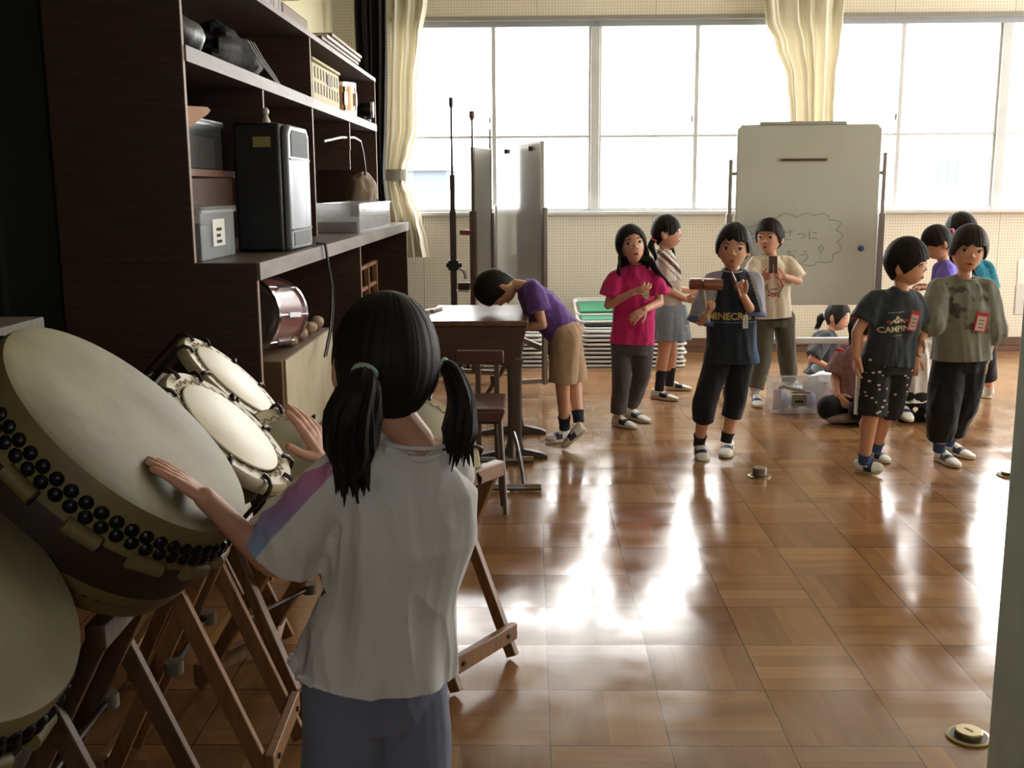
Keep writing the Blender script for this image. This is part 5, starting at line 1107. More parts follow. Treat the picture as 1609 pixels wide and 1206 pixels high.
vs, fs = stroke_polys([[(-.3, 0), (.3, 0)], [(-.3, .5), (-.3, -.3)], [(.1, .4), (.3, .1)]], .2); decal('shirt_mark', vs, fs, P(1122, 462, Y=Y), V((1, 0, 0)), V((0, 0, 1)), M('print_green', (62, 104, 52), .7), s, p, .02)
tag_card(p, 1171, 505, Y-.1, .026, .066, 0, M('card_white', (214, 208, 206), .7), None, s)
blkp = cloth('black_jersey', (26, 26, 30), (32, 32, 36))
pants(p, J, blkp, hip=(.112, .09), r=(.07, .06, .055), hemt=1.42, up=.1, amp=.007)
socks(p, J, M('black_sock', (24, 24, 28), .9), (.84, 1.), .030)
shoe(p, J['heell'], J['toel'], V((0, -.9, .5)).normalized()); shoe(p, J['heelr'], J['toer'])
tb = M('tone_block_wood', (136, 76, 50), .28, var=(3, (112, 58, 38), (2, 20, 20)), coat=.4)
hc = J['wl']+V((.012, -.012, .045))
t = thing('tone_block', 'two-barrelled wooden tone block on a stick held up by the child in navy', 'instrument', hc)
a, b = P(1083, 446, Y=Y-.18), P(1132, 447, Y=Y-.21); d = (b-a).normalized()
obj('barrel', G().lathe(a, d, [(0, .022), (.004, .0275), (.058, .0275), (.062, .02), (.0665, .02)], 28), tb, t)
br_ = obj('barrel', G().lathe(a+d*.066, d, [(0, .02), (.004, .0275), (.09, .0275), (.094, .025), (.094, .017), (.05, .016)], 28), tb, t)
obj('handle', G().tube([a+d*.066+V((0, 0, -.02)), hc+V((0, 0, -.075))], .008, 12), M('pale_stick', (176, 160, 140), .5), t)
t = thing('beater', 'short dark wooden beater in the raised hand of the child in navy', 'beater', J['wr'])
obj('stick', G().tube([P(1149, 426, Y=Y-.22), P(1154, 440, Y=Y-.215), P(1163, 466, Y=Y-.20)], [.004, .008, .007], 10), tb, t)

# ---- child in the cream shirt behind with the dark block
Y = 6.9
J = joints(Y, neck=(1212, 402), sl=(1187, 413), sr=(1238, 413), el=(1178, 447, -.05), wl=(1196, 437, -.18), er=(1255, 441, -.04), wr=(1232, 434, -.17), hl=(1199, 499), hr=(1231, 499), kl=(1198, 562, -.05), kr=(1237, 560, .03), al=(1185, 618, -.1), ar=(1241, 602, .15))
J['heell'] = P(1187, 629, Y=Y-.09); J['toel'] = P(1184, 638, Z=.004); J['heell'].z = .004; J['heelr'] = P(1241, 608, Z=.004); J['toer'] = P(1247, 614, Z=.004); J['toel'] = J['heell']+V((-.02, -.19, 0)); J['toer'] = J['heelr']+V((.05, -.18, 0))
H4 = Head(P(1209, 372, Y=Y), -32, -2, 0)
p = make_body('person', 'child in a cream shirt and olive trousers holding a dark wooden block', J, H4, P(1212, 632, Z=0), hands=[(J['wl'], (.85, -.2, .35), (.2, -.9, .3), -1, dict(curl=(55, 60, 65, 68))), (J['wr'], (-.9, -.2, .15), (-.2, -.9, .3), 1, dict(curl=(55, 60, 65, 68)))])
H4.features(p, look=-.5)
hair(H4, p, SHORT, seed=12., thick=.015, jag=.05)
cr = cloth('cream_cotton', (226, 216, 196), (216, 206, 186))
s = shirt(p, J, [cr, cloth('dark_hem', (58, 54, 56))], w=(.122, .114, .116, .112), dpt=(.104, .09, .092, .075), hem=-.02, hemw=(.13, .11), slv=(.9, .9), slr=(.056, .066), seed=8.); collar(p, J, cr, .05, Hd=H4)
for n_, (px, wd, hh) in enumerate(((1204, .012, .012), (1209, .009, .012), (1214, .012, .012), (1219, .012, .012))):
    vs, fs = stroke_polys([[(-.4, -.5), (-.4, .5), (.4, .5 if n_ % 2 else 0)], [(-.4, 0), (.4, -.5 if n_ % 2 else .2)]], .34); decal('shirt_print', vs, fs, P(px, 462, Y=Y), V((1, 0, 0)), V((0, 0, 1)), M('red_print', (186, 40, 50), .7), s, p, .017)
vs, fs = stroke_polys([[(-.9, .5), (-1, 0), (-.6, -.6), (0, -.75), (.6, -.6), (1, 0), (.9, .5)], [(-.5, -.1), (-.2, -.25), (0, -.1), (.2, -.25), (.5, -.1)]], .11); decal('shirt_drawing', vs, fs, P(1212, 450, Y=Y), V((1, 0, 0)), V((0, 0, 1)), M('print_black', (60, 54, 52), .7), s, p, .05)
olive = cloth('olive_cotton', (86, 82, 68), (98, 94, 78), 12)
pants(p, J, olive, hip=(.11, .088), r=(.07, .062, .05), hemt=1.86, up=.03, amp=.006); obj('waistband', G().rings([((J['hl']+J['hr'])/2+V((0, 0, z)), (.117, 0, 0), (0, .097, 0)) for z in (-.006, .008)], 30), M('black_band', (30, 28, 30), .8), p)
socks(p, J, M('white_sock', (206, 204, 200), .9), (.8, 1.), .031)
for s_ in 'lr': shoe(p, J['heel'+s_], J['toe'+s_])
t = thing('wood_block', 'dark brown wooden block held upright by the child in the cream shirt', 'instrument', P(1216, 428, Y=Y-.24))
obj('block', G().prism([P(x, y, Y=Y-.25) for x, y in ((1209, 402), (1222, 402), (1222, 429), (1209, 429))], (0, .035, 0)), M('dark_block', (74, 46, 40), .35), t, bevel=.004)
obj('slot', G().prism([P(x, y, Y=Y-.2515) for x, y in ((1214.8, 416), (1216.2, 416), (1216.2, 438), (1214.8, 438))], (0, .006, 0)), M('pale_slit', (180, 160, 150), .5), t)
tag(obj('strap', G().tube([P(x, y, Y=Y-.24) for x, y in ((1220, 432), (1227, 440), (1231, 450), (1226, 452), (1222, 444))], .006, 8), M('pink_strap', (188, 110, 106), .6)), 'reddish strap hanging from the dark wooden block', 'strap')

# ---- child in the dark shirt with the mountain print
Y = 5.04
J = joints(Y, neck=(1417, 456, .0), sl=(1376, 471, -.02), sr=(1437, 470, .04), el=(1347, 521, -.03), wl=(1346, 560, -.05), er=(1444, 525, .05), wr=(1438, 560, .02), hl=(1374, 570), hr=(1412, 570, .02), kl=(1368, 652, -.03), kr=(1391, 650, .08), al=(1358, 722, .02), ar=(1377, 702, .14))
J['heell'] = P(1346, 748, Y=Y+.06); J['toel'] = P(1389, 738, Y=Y-.02); J['heelr'] = P(1368, 720, Z=.004); J['toer'] = P(1398, 727, Z=.004); J['heell'].z = max(J['heell'].z, .006)
H5 = Head(P(1424, 413, Y=Y), 56, -4, -8)
p = make_body('person', 'child in a dark shirt with a mountain print and black patterned shorts', J, H5, P(1365, 745, Z=0), hands=[(J['wl'], (-.05, .1, -1), (.9, .1, .2), 1, dict(curl=(20, 24, 28, 32))), (J['wr'], (-.1, -.05, -1), (.2, .8, 0), 1, dict(curl=(25, 28, 30, 34)))])
H5.features(p, look=.2)
hair(H5, p, [(0, 16), (30, 12), (52, 2), (66, -10), (80, -14), (98, 2), (112, -26), (140, -42), (180, -46)], seed=15., jag=.12, thick=.019)
dgs = cloth('dark_blue_grey_cotton', (56, 62, 70), (48, 54, 62))
s = shirt(p, J, dgs, w=(.122, .118, .122, .114), dpt=(.098, .09, .094, .075), hem=-.03, slv=(.66, .66), slr=(.056, .066), seed=10., amp=.007); collar(p, J, dgs, .05, Hd=H5, fwd=V((.2, -1, 0)), tilt=.9)
cpr = M('cream_print', (206, 200, 166), .7); ux = V((.985, .12, .08)).normalized(); uy = V((-.08, 0, 1)).normalized(); c = P(1411, 517, Y=Y-.09)
vs, fs = text_polys('CAMPING', .025); decal('shirt_lettering', vs, fs, c, ux, uy, cpr, s, p, .038)
vs, fs = stroke_polys([[(-2, 0), (-1.1, 1.1), (-.8, .8), (0, 2), (.9, .75), (1.2, 1.1), (2, 0)], [(-.3, .1), (-.1, .9), (0, 1.9)], [(.1, .1), (.2, .9)], [(-1.1, .9), (-.9, .3)], [(1.1, .9), (1.0, .2)], [(.5, .3), (.4, .9)], [(-.7, .2), (-.5, .7)]], .3); decal('mountain_print', vs, fs, c+uy*.026, ux, uy, cpr, s, p, .017)
vs, fs = stroke_polys([[(-2.6, .2), (-1.6, .2)], [(1.6, .2), (2.6, .2)]], .75); decal('red_band_print', vs, fs, c+uy*.033, ux, uy, M('dull_red_print', (140, 62, 56), .7), s, p, .019)
vs, fs = stroke_polys([[(x*.34-1.5, 0), (x*.34-1.32, 0)] for x in range(9)], .16); decal('small_print', vs, fs, c+uy*.078, ux, uy, cpr, s, p, .025)
decal('small_print', vs, fs, c-uy*.03, ux, uy, cpr, s, p, .016)
redf = M('badge_red', (186, 40, 50), .5); cardw = M('card_pinkwhite', (214, 190, 190), .7)
tag_card(p, 1435, 504, Y-.1, .042, .095, .22, cardw, redf, s)
pat = M('black_patterned', (24, 24, 26), .85)
nt = pat.node_tree; tc = nt.nodes.new('ShaderNodeTexCoord'); vo = nt.nodes.new('ShaderNodeTexVoronoi'); vo.inputs['Scale'].default_value = 34; mp = nt.nodes.new('ShaderNodeMapping'); mp.inputs['Scale'].default_value = (.7, .7, 1.15)
cr_ = nt.nodes.new('ShaderNodeValToRGB'); cr_.color_ramp.interpolation = 'CONSTANT'; cr_.color_ramp.elements[0].color = (*lin((196, 190, 172)), 1); cr_.color_ramp.elements[1].position = .2; cr_.color_ramp.elements[1].color = (*lin((24, 24, 27)), 1)
nt.links.new(tc.outputs['Object'], mp.inputs[0]); nt.links.new(mp.outputs[0], vo.inputs['Vector']); nt.links.new(vo.outputs['Distance'], cr_.inputs[0]); nt.links.new(cr_.outputs[0], nt.nodes['Principled BSDF'].inputs['Base Color'])
kx = J['hl'].x-.055
pants(p, J, [pat, M('white_piping', (206, 204, 198), .8)], hip=(.114, .092), r=(.076, .076, .07), hemt=1.0, up=.08, amp=.006, name='shorts', matfn=lambda q: 1 if q.x < kx-.012-.06*(.6-q.z) else 0)
bsock = M('blue_sock', (52, 76, 122), .9); socks(p, J, bsock, (.86, 1.), .029)
shoe(p, J['heell'], J['toel'], V((-.35, -.35, .85)).normalized()); shoe(p, J['heelr'], J['toer'])

# ---- child in the grey patterned shirt
Y = 5.16
J = joints(Y, neck=(1515, 436), sl=(1477, 450), sr=(1548, 450), el=(1462, 506, -.06), wl=(1448, 532, -.10), er=(1560, 520, -.01), wr=(1549, 566, -.03), hl=(1493, 565), hr=(1526, 565), kl=(1482, 640, -.05), kr=(1510, 638, .03), al=(1476, 702, .02), ar=(1491, 692, .10))
J['heell'] = P(1473, 720, Z=.004); J['toel'] = J['heell']+V((.035, -.185, 0)); J['heelr'] = P(1487, 709, Z=.004); J['toer'] = J['heelr']+V((.08, -.16, 0))
H6 = Head(P(1521, 392, Y=Y), -8, -3, 5)
p = make_body('person', 'child in a loose grey patterned shirt and black trousers with a red-edged badge', J, H6, P(1480, 735, Z=0), hands=[(J['wl'], (-.5, -.2, -.75), (.5, .2, -.5), 1, dict(curl=(40, 45, 50, 55))), (J['wr'], (-.05, -.1, -1), (-.9, .3, 0), 1, dict(curl=(35, 42, 48, 52)))])
H6.features(p, look=.5, open_=.5)
hair(H6, p, [(0, 18), (20, 12), (40, 12), (56, -2), (68, -16), (80, -18), (95, -6), (112, -30), (140, -42), (180, -46)], seed=21., jag=.1, thick=.017, mat=hair_brown)
camo = M('grey_green_print', (112, 114, 106), .88, bump=(260, .12)); nt = camo.node_tree; tc = nt.nodes.new('ShaderNodeTexCoord'); n1 = nt.nodes.new('ShaderNodeTexNoise'); n1.inputs['Scale'].default_value = 15; n1.inputs['Detail'].default_value = 3; r_ = nt.nodes.new('ShaderNodeValToRGB')
r_.color_ramp.elements[0].position = .38; r_.color_ramp.elements[0].color = (*lin((66, 66, 62)), 1); r_.color_ramp.elements[1].position = .45; r_.color_ramp.elements[1].color = (*lin((118, 120, 110)), 1)
nt.links.new(tc.outputs['Object'], n1.inputs['Vector']); nt.links.new(n1.outputs[0], r_.inputs[0]); nt.links.new(r_.outputs[0], nt.nodes['Principled BSDF'].inputs['Base Color'])
gpl = cloth('grey_green_cotton', (124, 126, 116), (112, 114, 106))
cx6 = P(1510, 500, Y=Y).x
s = shirt(p, J, [gpl, camo], w=(.142, .135, .134, .122), dpt=(.11, .1, .1, .08), hem=-.02, slv=(1.12, 1.1), slr=(.062, .074), seed=14., amp=.009, fr=11, matfn=lambda q: 1 if (abs(q.x-cx6) < .1 and .62 < q.z < .92) else 0, hemw=(.148, .112)); collar(p, J, gpl, .054, Hd=H6)
tag_card(p, 1541, 506, Y-.1, .06, .095, .16, cardw, redf, s)
pants(p, J, blkp, hip=(.114, .092), r=(.082, .078, .066), hemt=1.72, up=.1, amp=.008); socks(p, J, bsock, (.86, 1.), .030)
for s_ in 'lr': shoe(p, J['heel'+s_], J['toe'+s_])

# ---- x behind the grey shirt
Y = 6.5
J = joints(Y, neck=(1482, 410), sl=(1487, 424, .09), sr=(1488, 424, -.09), el=(1476, 458, .1), wl=(1456, 450, -.02), er=(1480, 460, -.1), wr=(1458, 452, -.12), hl=(1498, 500, .06), hr=(1498, 500, -.06), kl=(1500, 566, .06), kr=(1502, 568, -.05), al=(1503, 622, .07), ar=(1506, 626, -.05))
for s_ in 'lr': J['heel'+s_] = J['a'+s_]*1; J['heel'+s_].z = .004; J['toe'+s_] = J['heel'+s_]+V((-.17, -.05, 0))
H7 = Head(P(1473, 381, Y=Y), -88, -18, 0, .98)
p = make_body('person', 'child in a violet shirt and glasses, standing behind the grey patterned shirt', J, H7, P(1500, 634, Z=0), hands=[(J['wl'], (-1, -.1, .1), (0, -.5, -.8), 1, dict()), (J['wr'], (-1, -.1, .05), (0, -.2, -.9), -1, dict())])
H7.features(p, glasses=True)
hair(H7, p, [(0, 10), (32, 6), (52, 0), (66, -6), (85, -4), (100, -22), (140, -40), (180, -44)], seed=25., jag=.05, thick=.013)
tail(p, [H7.w((0, -.095, .03)), H7.w((0, -.13, 0)), H7.w((0, -.13, -.08))], [.02, .024, .006], 5., .007, pink_tie)
pur = cloth('violet_cotton', (122, 108, 206), (110, 96, 192)); shirt(p, J, pur, w=(.104, .104, .108, .1), hem=-.05, slv=(.6, .6), seed=16.)
pants(p, J, grey_denim, hip=(.105, .086), r=(.066, .054, .042), hemt=1.9)
for s_ in 'lr': shoe(p, J['heel'+s_], J['toe'+s_])

# ---- child with long black hair and a teal top, back turned
Y = 6.86
J = joints(Y, neck=(1522, 404), sl=(1500, 420), sr=(1550, 420), el=(1496, 462, .03), wl=(1490, 490, .06), er=(1556, 462, .02), wr=(1552, 492, .1), hl=(1512, 500), hr=(1548, 500), kl=(1518, 566), kr=(1550, 566), al=(1524, 614, -.02), ar=(1554, 613, .06))
for s_ in 'lr': J['heel'+s_] = J['a'+s_]*1; J['heel'+s_].z = .004; J['toe'+s_] = J['heel'+s_]+V((-.02, .18, 0))
H8 = Head(P(1511, 364, Y=Y), 200, -14, 8, 1.09)
p = make_body('person', 'long-haired child in a teal top turned away behind the grey patterned shirt', J, H8, P(1535, 636, Z=0), hands=[(J['wl'], (-.1, .3, -1), (1, 0, 0), 1, dict()), (J['wr'], (-.1, .3, -1), (-1, 0, 0), 1, dict())])
hair(H8, p, [(0, 18), (35, 14), (55, -6), (75, -28), (110, -40), (180, -46)], [(0, 0), (50, 0), (70, .1), (100, .22), (180, .25)], seed=31., thick=.018, flare=.25, wave=.32)
teal = cloth('teal_cotton', (34, 120, 138), (28, 104, 122)); shirt(p, J, teal, w=(.112, .112, .116, .112), hem=-.05, slv=(.8, .8), seed=17.)
pants(p, J, blkp, hip=(.112, .09), r=(.07, .062, .056), hemt=1.6); socks(p, J, M('white_sock', (206, 204, 200), .9), (.85, 1.), .030)
for s_ in 'lr': shoe(p, J['heel'+s_], J['toe'+s_])

# ---- child seated behind the whiteboard
Y = 7.75
J = joints(Y, neck=(1304, 520), sl=(1286, 530, .1), sr=(1298, 530, -.08), el=(1280, 566, .08), wl=(1300, 575, -.1), er=(1276, 562, -.14), wr=(1299, 575, -.16), hl=(1288, 583, .07), hr=(1288, 583, -.07), kl=(1326, 588, .06), kr=(1318, 590, -.16), al=(1284, 598, .1), ar=(1280, 598, -.1))
H9 = Head(P(1316, 497, Y=Y), 54, -6, 4, 1.0)
p = make_body('person', 'child in a dark grey shirt sitting on the floor below the whiteboard', J, H9, P(1290, 600, Z=0), hands=[(J['wr'], (1, -.1, .1), (0, .9, .2), 1, dict(curl=(45, 50, 55, 60))), (J['wl'], (1, -.2, .1), (0, -.9, .2), -1, dict(curl=(45, 50, 55, 60)))])
H9.features(p, open_=.6)
hair(H9, p, [(0, 26), (30, 22), (52, -2), (66, -22), (78, -34), (90, -2), (104, -22), (140, -40), (180, -44)], seed=33., jag=.06, thick=.012)
tail(p, [H9.w((.0, -.088, -.01)), H9.w((0, -.12, -.03)), H9.w((0, -.13, -.085))], [.02, .03, .012], 6., .007, M('pale_tie', (196, 206, 214), .5))
dgr = cloth('dark_grey_cotton', (62, 64, 68), (54, 56, 60)); shirt(p, J, dgr, w=(.118, .112, .112, .11), hem=-.12, slv=(.95, .95), slr=(.054, .064), seed=18., hemw=(.14, .13))
pants(p, J, denim, hip=(.11, .09), r=(.072, .062, .05), hemt=1.8, cut=False)

# ---- child on the floor in dusty pink
Y = 6.25
J = joints(Y, neck=(1352, 536), sl=(1328, 552, .06), sr=(1374, 552, -.03), el=(1312, 592, .04), wl=(1316, 622, -.06), er=(1380, 596, -.06), wr=(1366, 622, -.1), hl=(1332, 634), hr=(1366, 634), kl=(1302, 640, -.06), kr=(1352, 645, -.18), al=(1338, 655, .05), ar=(1372, 655, -.02))
H10 = Head(P(1357, 508, Y=Y+.02), 150, -16, 0, .98)
p = make_body('person', 'child in a dusty pink shirt crouching half hidden by the patterned shorts', J, H10, P(1338, 664, Z=0), hands=[(J['wl'], (.3, -.6, -.4), (.6, .3, -.3), 1, dict()), (J['wr'], (-.4, -.6, -.3), (-.5, .3, -.3), 1, dict())])
hair(H10, p, BOB, seed=35., thick=.014); tail(p, [H10.w((-.03, -.09, .0)), H10.w((-.04, -.12, -.04)), H10.w((-.04, -.11, -.1))], [.018, .022, .006], 7., .006, M('red_hair_tie', (196, 36, 52), .6))
dus = cloth('dusty_pink_cotton', (150, 116, 118), (136, 104, 106)); shirt(p, J, dus, w=(.122, .118, .118, .115), hem=.04, slv=(.9, .9), slr=(.056, .068), seed=19., amp=.009)
obj('shirt_bow', G().ell(P(1319, 549, Y=Y-.05), (.026, .012, .009)), M('red_bow', (196, 44, 60), .6), p)
pants(p, J, blkp, hip=(.12, .09), r=(.078, .07, .06), hemt=1.9, cut=False)
heap('cloth_bag', 'pale grey cloth bag on the floor before the crouching child in dusty pink', 'bag', (P(1318, 660, Z=0).x, P(1318, 660, Z=0).y-.06, .034), (.125, .085, .034), M('pale_grey_cloth', (176, 166, 156), .9, var=(14, (150, 132, 130))), 12.)

# ---- child sitting in white between the two standing ones
Y = 6.3
J = joints(Y, neck=(1438, 520), sl=(1418, 535), sr=(1460, 535), el=(1412, 572, .03), wl=(1420, 600, .1), er=(1466, 572, .03), wr=(1458, 600, .1), hl=(1424, 622), hr=(1452, 622), kl=(1412, 640, .16), kr=(1466, 640, .16), al=(1424, 656, -.06), ar=(1452, 656, -.06))
H11 = Head(P(1441, 493, Y=Y+.06), 178, -12, 0, .96)
p = make_body('person', 'child in white sitting on the floor between the two standing children', J, H11, P(1438, 662, Z=0), hands=[(J['wl'], (.2, .6, -.2), (0, 0, -1), 1, dict()), (J['wr'], (-.2, .6, -.2), (0, 0, -1), -1, dict())])
hair(H11, p, BOB, [(0, 0), (60, 0), (90, .1), (180, .16)], seed=41., thick=.016)
wsh = cloth('white_cotton', (220, 220, 220), (208, 208, 210)); shirt(p, J, wsh, w=(.12, .118, .116, .112), hem=-.08, slv=(.7, .7), seed=20., amp=.009, hemw=(.135, .12))
pants(p, J, blkp, hip=(.118, .1), r=(.075, .066, .055), hemt=1.97, cut=False)
for s_, dx in (('l', -.02), ('r', .02)):
    h_ = J['a'+s_]*1; h_.z = .03; shoe(p, h_+V((dx, .06, .03)), h_+V((dx, -.12, -.01)), V((0, .2, 1)))

# ---- child bent over the desk
Y = 5.66
J = joints(Y, neck=(822, 450), sl=(838, 452, -.11), sr=(832, 449, .11), el=(852, 510, -.12), wl=(817, 516, -.08), er=(846, 508, .12), wr=(812, 512, .1), hl=(889, 528, -.07), hr=(892, 527, .07), kl=(884, 604, -.07), kr=(903, 602, .07), al=(887, 668, .02), ar=(909, 657, .0))
H12 = Head(P(780, 452, Y=Y), -78, -92, 0, 1.06)
p = make_body('person', 'child in a purple shirt and beige shorts bent over the desk', J, H12, P(895, 700, Z=0), hands=[(J['wl'], (-1, .1, .1), (0, .3, -1), 1, dict()), (J['wr'], (-1, -.1, .1), (0, -.3, -1), -1, dict())])
H12.features(p)
hair(H12, p, [(0, 20), (30, 16), (55, 6), (68, -8), (80, -16), (95, -4), (110, -30), (140, -48), (180, -56)], seed=44., thick=.015, jag=.05)
prp = cloth('purple_cotton', (104, 74, 142), (92, 64, 128)); s = shirt(p, J, prp, w=(.112, .112, .12, .114), dpt=(.094, .096, .098, .075), hem=-.04, slv=(.62, .62), slr=(.054, .064), seed=22., amp=.007); collar(p, J, prp, .05, th=.007)
bei = cloth('beige_cotton', (176, 148, 122), (166, 138, 112)); pants(p, J, bei, hip=(.112, .098), r=(.076, .074, .072), hemt=.95, up=.12, amp=.006, name='shorts')
socks(p, J, M('navy_sock', (30, 34, 46), .9), (.78, 1.), .030)
shoe(p, P(893, 690, Y=Y+.1), P(857, 692, Y=Y+.05), V((0, -.15, 1)), stripe=True); q = P(884, 704, Z=.006); shoe(p, P(921, 676, Y=q.y+.02), q, V((-.55, -.1, .8)).normalized())

# ---- child in front with two pigtails, back turned
Y = 1.80
tipP = DC1+N0*.012
def on_drum(px, py, lift=.012):
    d = ray(px, py); k = ((DC1+N0*lift)-EYE).dot(N0)/d.dot(N0); return EYE+d*k
J = joints(Y, neck=(652, 694, .0), sl=(532, 752, -.05), sr=(702, 742, .06), el=(428, 884, .0), er=(620, 800, .24), wr=(512, 722, .30), hl=(545, 1075, -.01), hr=(638, 1075, .05), kl=(545, 1330, 0), kr=(648, 1330, .05), al=(545, 1560, .02), ar=(645, 1560, .07))
J['wl'] = on_drum(322, 782, .03)
for s_ in 'lr': J['a'+s_].z = .07; J['k'+s_].z = .31
H13 = Head(P(605, 574, Y=Y), 196, -6, -6, 1.10)
lw = on_drum(262, 738, .016)-J['wl']
rd = (P(472, 645, Y=Y+.30)-J['wr'])
p = make_body('person', 'child with two pigtails in a white shirt patting the big drum', J, H13, V((J['hl'].x+.05, Y, 0)), vox=.0026,
    hands=[(J['wl'], lw, -N0, -1 if (lw.cross(-N0)).dot(V((0, 1, 0))) < 0 else 1, dict(curl=(3, 3, 3, 4), spread=3, s=1.02, thumb=(30, 18))), (J['wr'], rd, V((-.75, .25, .1)), -1 if rd.cross(V((-.75, .25, .1))).dot(V((-1, 0, .0))) < 0 else 1, dict(curl=(6, 8, 12, 16), spread=4, s=1.15, thumb=(42, 34)))])
H13.features(p)
hair(H13, p, [(0, 22), (30, 18), (50, 4), (62, -6), (76, -4), (90, 4), (102, -12), (125, -36), (150, -42), (180, -44)], seed=51., jag=.03, thick=.015, n=220, ridge=.0012)
Rm = M('mint_elastic', (150, 176, 152), .6)
tail(p, [P(573, 586, Y=Y-.118), P(567, 606, Y=Y-.135), P(553, 650, Y=Y-.135), P(552, 700, Y=Y-.12), P(556, 742, Y=Y-.10)], [.015, .030, .044, .044, .02], 9., .006, Rm, 'pigtail', n=40)
tail(p, [P(695, 577, Y=Y+.03), P(710, 586, Y=Y+.02), P(724, 630, Y=Y+.0), P(722, 676, Y=Y-.01), P(717, 704, Y=Y-.01)], [.012, .018, .024, .030, .02], 11., .005, Rm, 'pigtail', n=40)
wf = cloth('white_jersey', (214, 212, 206), (204, 202, 198), 10)
dye = bpy.data.materials.new('dyed_stripe'); dye.use_nodes = True; nt = dye.node_tree; tc = nt.nodes.new('ShaderNodeTexCoord'); sx = nt.nodes.new('ShaderNodeSeparateXYZ'); mr = nt.nodes.new('ShaderNodeMapRange'); r_ = nt.nodes.new('ShaderNodeValToRGB')
zb = J['sl'].z; mr.inputs[1].default_value = zb-.115; mr.inputs[2].default_value = zb+.01; e = r_.color_ramp.elements; e[0].color = (*lin((140, 168, 196)), 1); e[1].color = (*lin((196, 130, 168)), 1); k = e.new(.45); k.color = (*lin((150, 130, 176)), 1)
nt.links.new(tc.outputs['Object'], sx.inputs[0]); nt.links.new(sx.outputs[2], mr.inputs[0]); nt.links.new(mr.outputs[0], r_.inputs[0]); nt.links.new(r_.outputs[0], nt.nodes['Principled BSDF'].inputs['Base Color']); nt.nodes['Principled BSDF'].inputs['Roughness'].default_value = .88
S, E = J['sl'], J['el']; sd = (E-S).normalized(); sn = (EYE-S).normalized()*.75+V((-.1, 0, .75)); sn = (sn-sd*sn.dot(sd)).normalized()
def dyefn(q):
    r = q-S; t = r.dot(sd)/(E-S).length; o = r-sd*r.dot(sd)
    if t < -.2 or t > .95 or o.length < .02: return -1
    return min((o.normalized().dot(sn)-math.cos(math.radians(26)))*12, (t+.12)*12)
at = nt.nodes.new('ShaderNodeAttribute'); at.attribute_name = 'pattern'; mk = nt.nodes.new('ShaderNodeMapRange'); mk.inputs[1].default_value = -.12; mk.inputs[2].default_value = .12; mx = nt.nodes.new('ShaderNodeMix'); mx.data_type = 'RGBA'; mx.inputs[6].default_value = (*lin((212, 209, 202)), 1)
nt.links.new(at.outputs['Fac'], mk.inputs[0]); nt.links.new(mk.outputs[0], mx.inputs[0]); nt.links.new(r_.outputs[0], mx.inputs[7]); nt.links.new(mx.outputs[2], nt.nodes['Principled BSDF'].inputs['Base Color'])
s = shirt(p, J, [dye], w=(.152, .130, .130, .118), dpt=(.116, .100, .102, .082), drape=.012, hem=.05, slv=(.86, .6), slr=(.054, .078), seed=30., amp=.014, slcut=(True, False), vox=.0034, fr=9, it=4, hemw=(.164, .13), maskfn=dyefn, neck=.06); collar(p, J, wf, .058, th=.004, fwd=V((0, 1, 0)), tilt=.2)
slate = cloth('slate_cotton', (124, 128, 146), (112, 116, 136), 10)
pants(p, J, slate, hip=(.125, .088), r=(.076, .076, .07), hemt=1.8, up=.1, amp=.008, vox=.004, fr=10, it=6)
for s_ in 'lr': h_ = J['a'+s_]*1; h_.z = .004; h_ += V((0, -.04, 0)); shoe(p, h_, h_+V((-.03, .19, 0)))
SKY, EXPO = 18.5, 0.
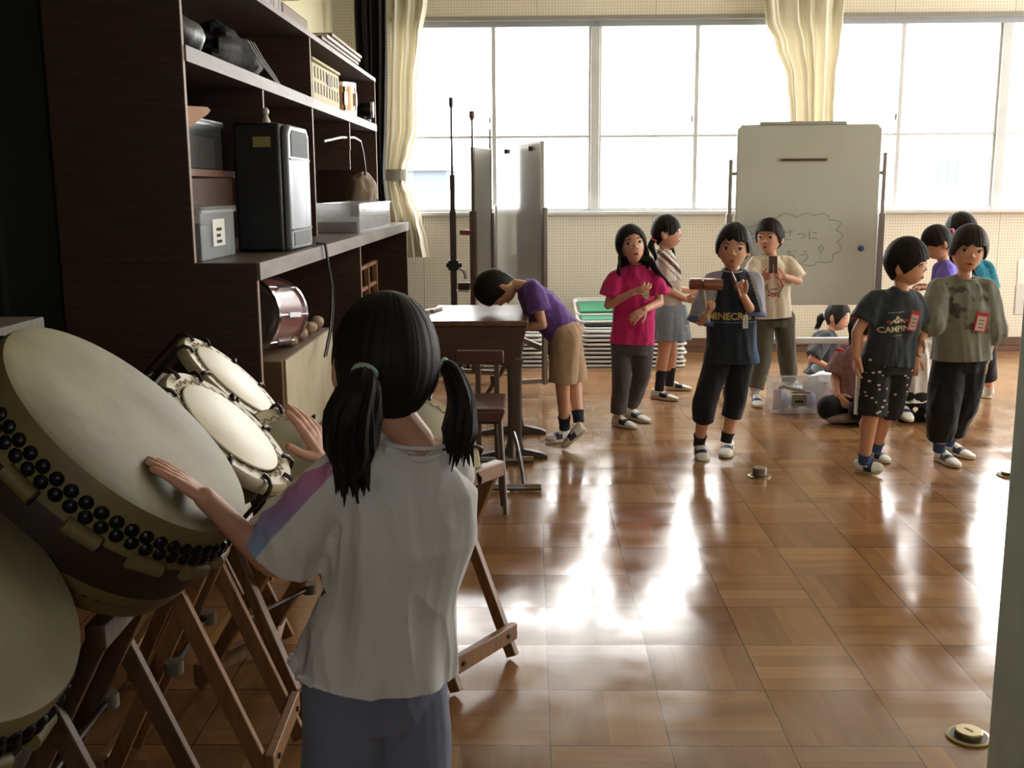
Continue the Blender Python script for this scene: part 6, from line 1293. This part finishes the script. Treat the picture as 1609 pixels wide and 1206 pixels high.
# ================================================================== outside and light
w = bpy.data.worlds.new('overcast'); bpy.context.scene.world = w; w.use_nodes = True
bg = w.node_tree.nodes['Background']; bg.inputs[0].default_value = (1., .992, .97, 1); bg.inputs[1].default_value = SKY
struct('ground', G().span(-40, 60, 9.6, 80, -3.2, -3.0), M('pale_yard', (150, 146, 130), .9), smooth=False)
bl = thing('building', 'distant pale building seen through the window beside the curtain', 'building', (-5.5, 46, -3))
obj('wall', G().span(-5.4, -3.55, 46, 52, -3, 1.35), M('far_overexposed_wall', (222, 226, 230), .8), bl, smooth=False); obj('upper_wall', G().span(-5.4, -3.55, 46, 52, 1.35, 2.15), M('far_wall', (74, 82, 92), .8), bl, smooth=False); obj('roof', G().span(-5.6, -3.4, 45.8, 52.2, 2.15, 2.4), M('far_roof', (92, 102, 116), .8), bl)  # lower wall near white: overexposed glare put into its colour
bl = thing('building', 'distant building with blue panels seen through the right window', 'building', (18, 46, -3))
obj('wall', G().span(16.2, 19.2, 46, 52, -3, 2.9), M('far_wall2', (206, 212, 218), .8), bl, smooth=False)
for k in range(4): obj('panel', G().span(16.7+k*.4, 16.9+k*.4, 45.9, 46, 1.3, 2.5), M('far_blue', (64, 88, 126), .7), bl)
def portal(loc, rot, sx, sy):
    l = bpy.data.lights.new('daylight_portal', 'AREA'); l.shape = 'RECTANGLE'; l.size = sx; l.size_y = sy; l.cycles.is_portal = True
    o = bpy.data.objects.new('daylight_portal', l); C.objects.link(o); o.location = loc; o.rotation_euler = rot
portal(((WL+6.8)/2, WY1+.2, (SILL+HEAD)/2), (-PI/2, 0, 0), 6.8-WL, HEAD-SILL)
portal((WX1+.2, (RW0+RW1)/2, (RZ0+RZ1)/2), (0, PI/2, 0), RZ1-RZ0, RW1-RW0)
portal(((FX0+FX1)/2, WY0-.14, (FZ0+FZ1)/2), (PI/2, 0, 0), FX1-FX0, FZ1-FZ0)
sc = bpy.context.scene
sc.view_settings.view_transform = 'Standard'; sc.view_settings.look = 'None'; sc.view_settings.gamma = 1; sc.view_settings.use_curve_mapping = False; sc.view_settings.exposure = EXPO
sc.cycles.use_denoising = True; sc.cycles.max_bounces = 8; sc.cycles.diffuse_bounces = 4; sc.cycles.glossy_bounces = 4; sc.cycles.transparent_max_bounces = 12; sc.cycles.caustics_reflective = False; sc.cycles.caustics_refractive = False; sc.cycles.sample_clamp_indirect = 6
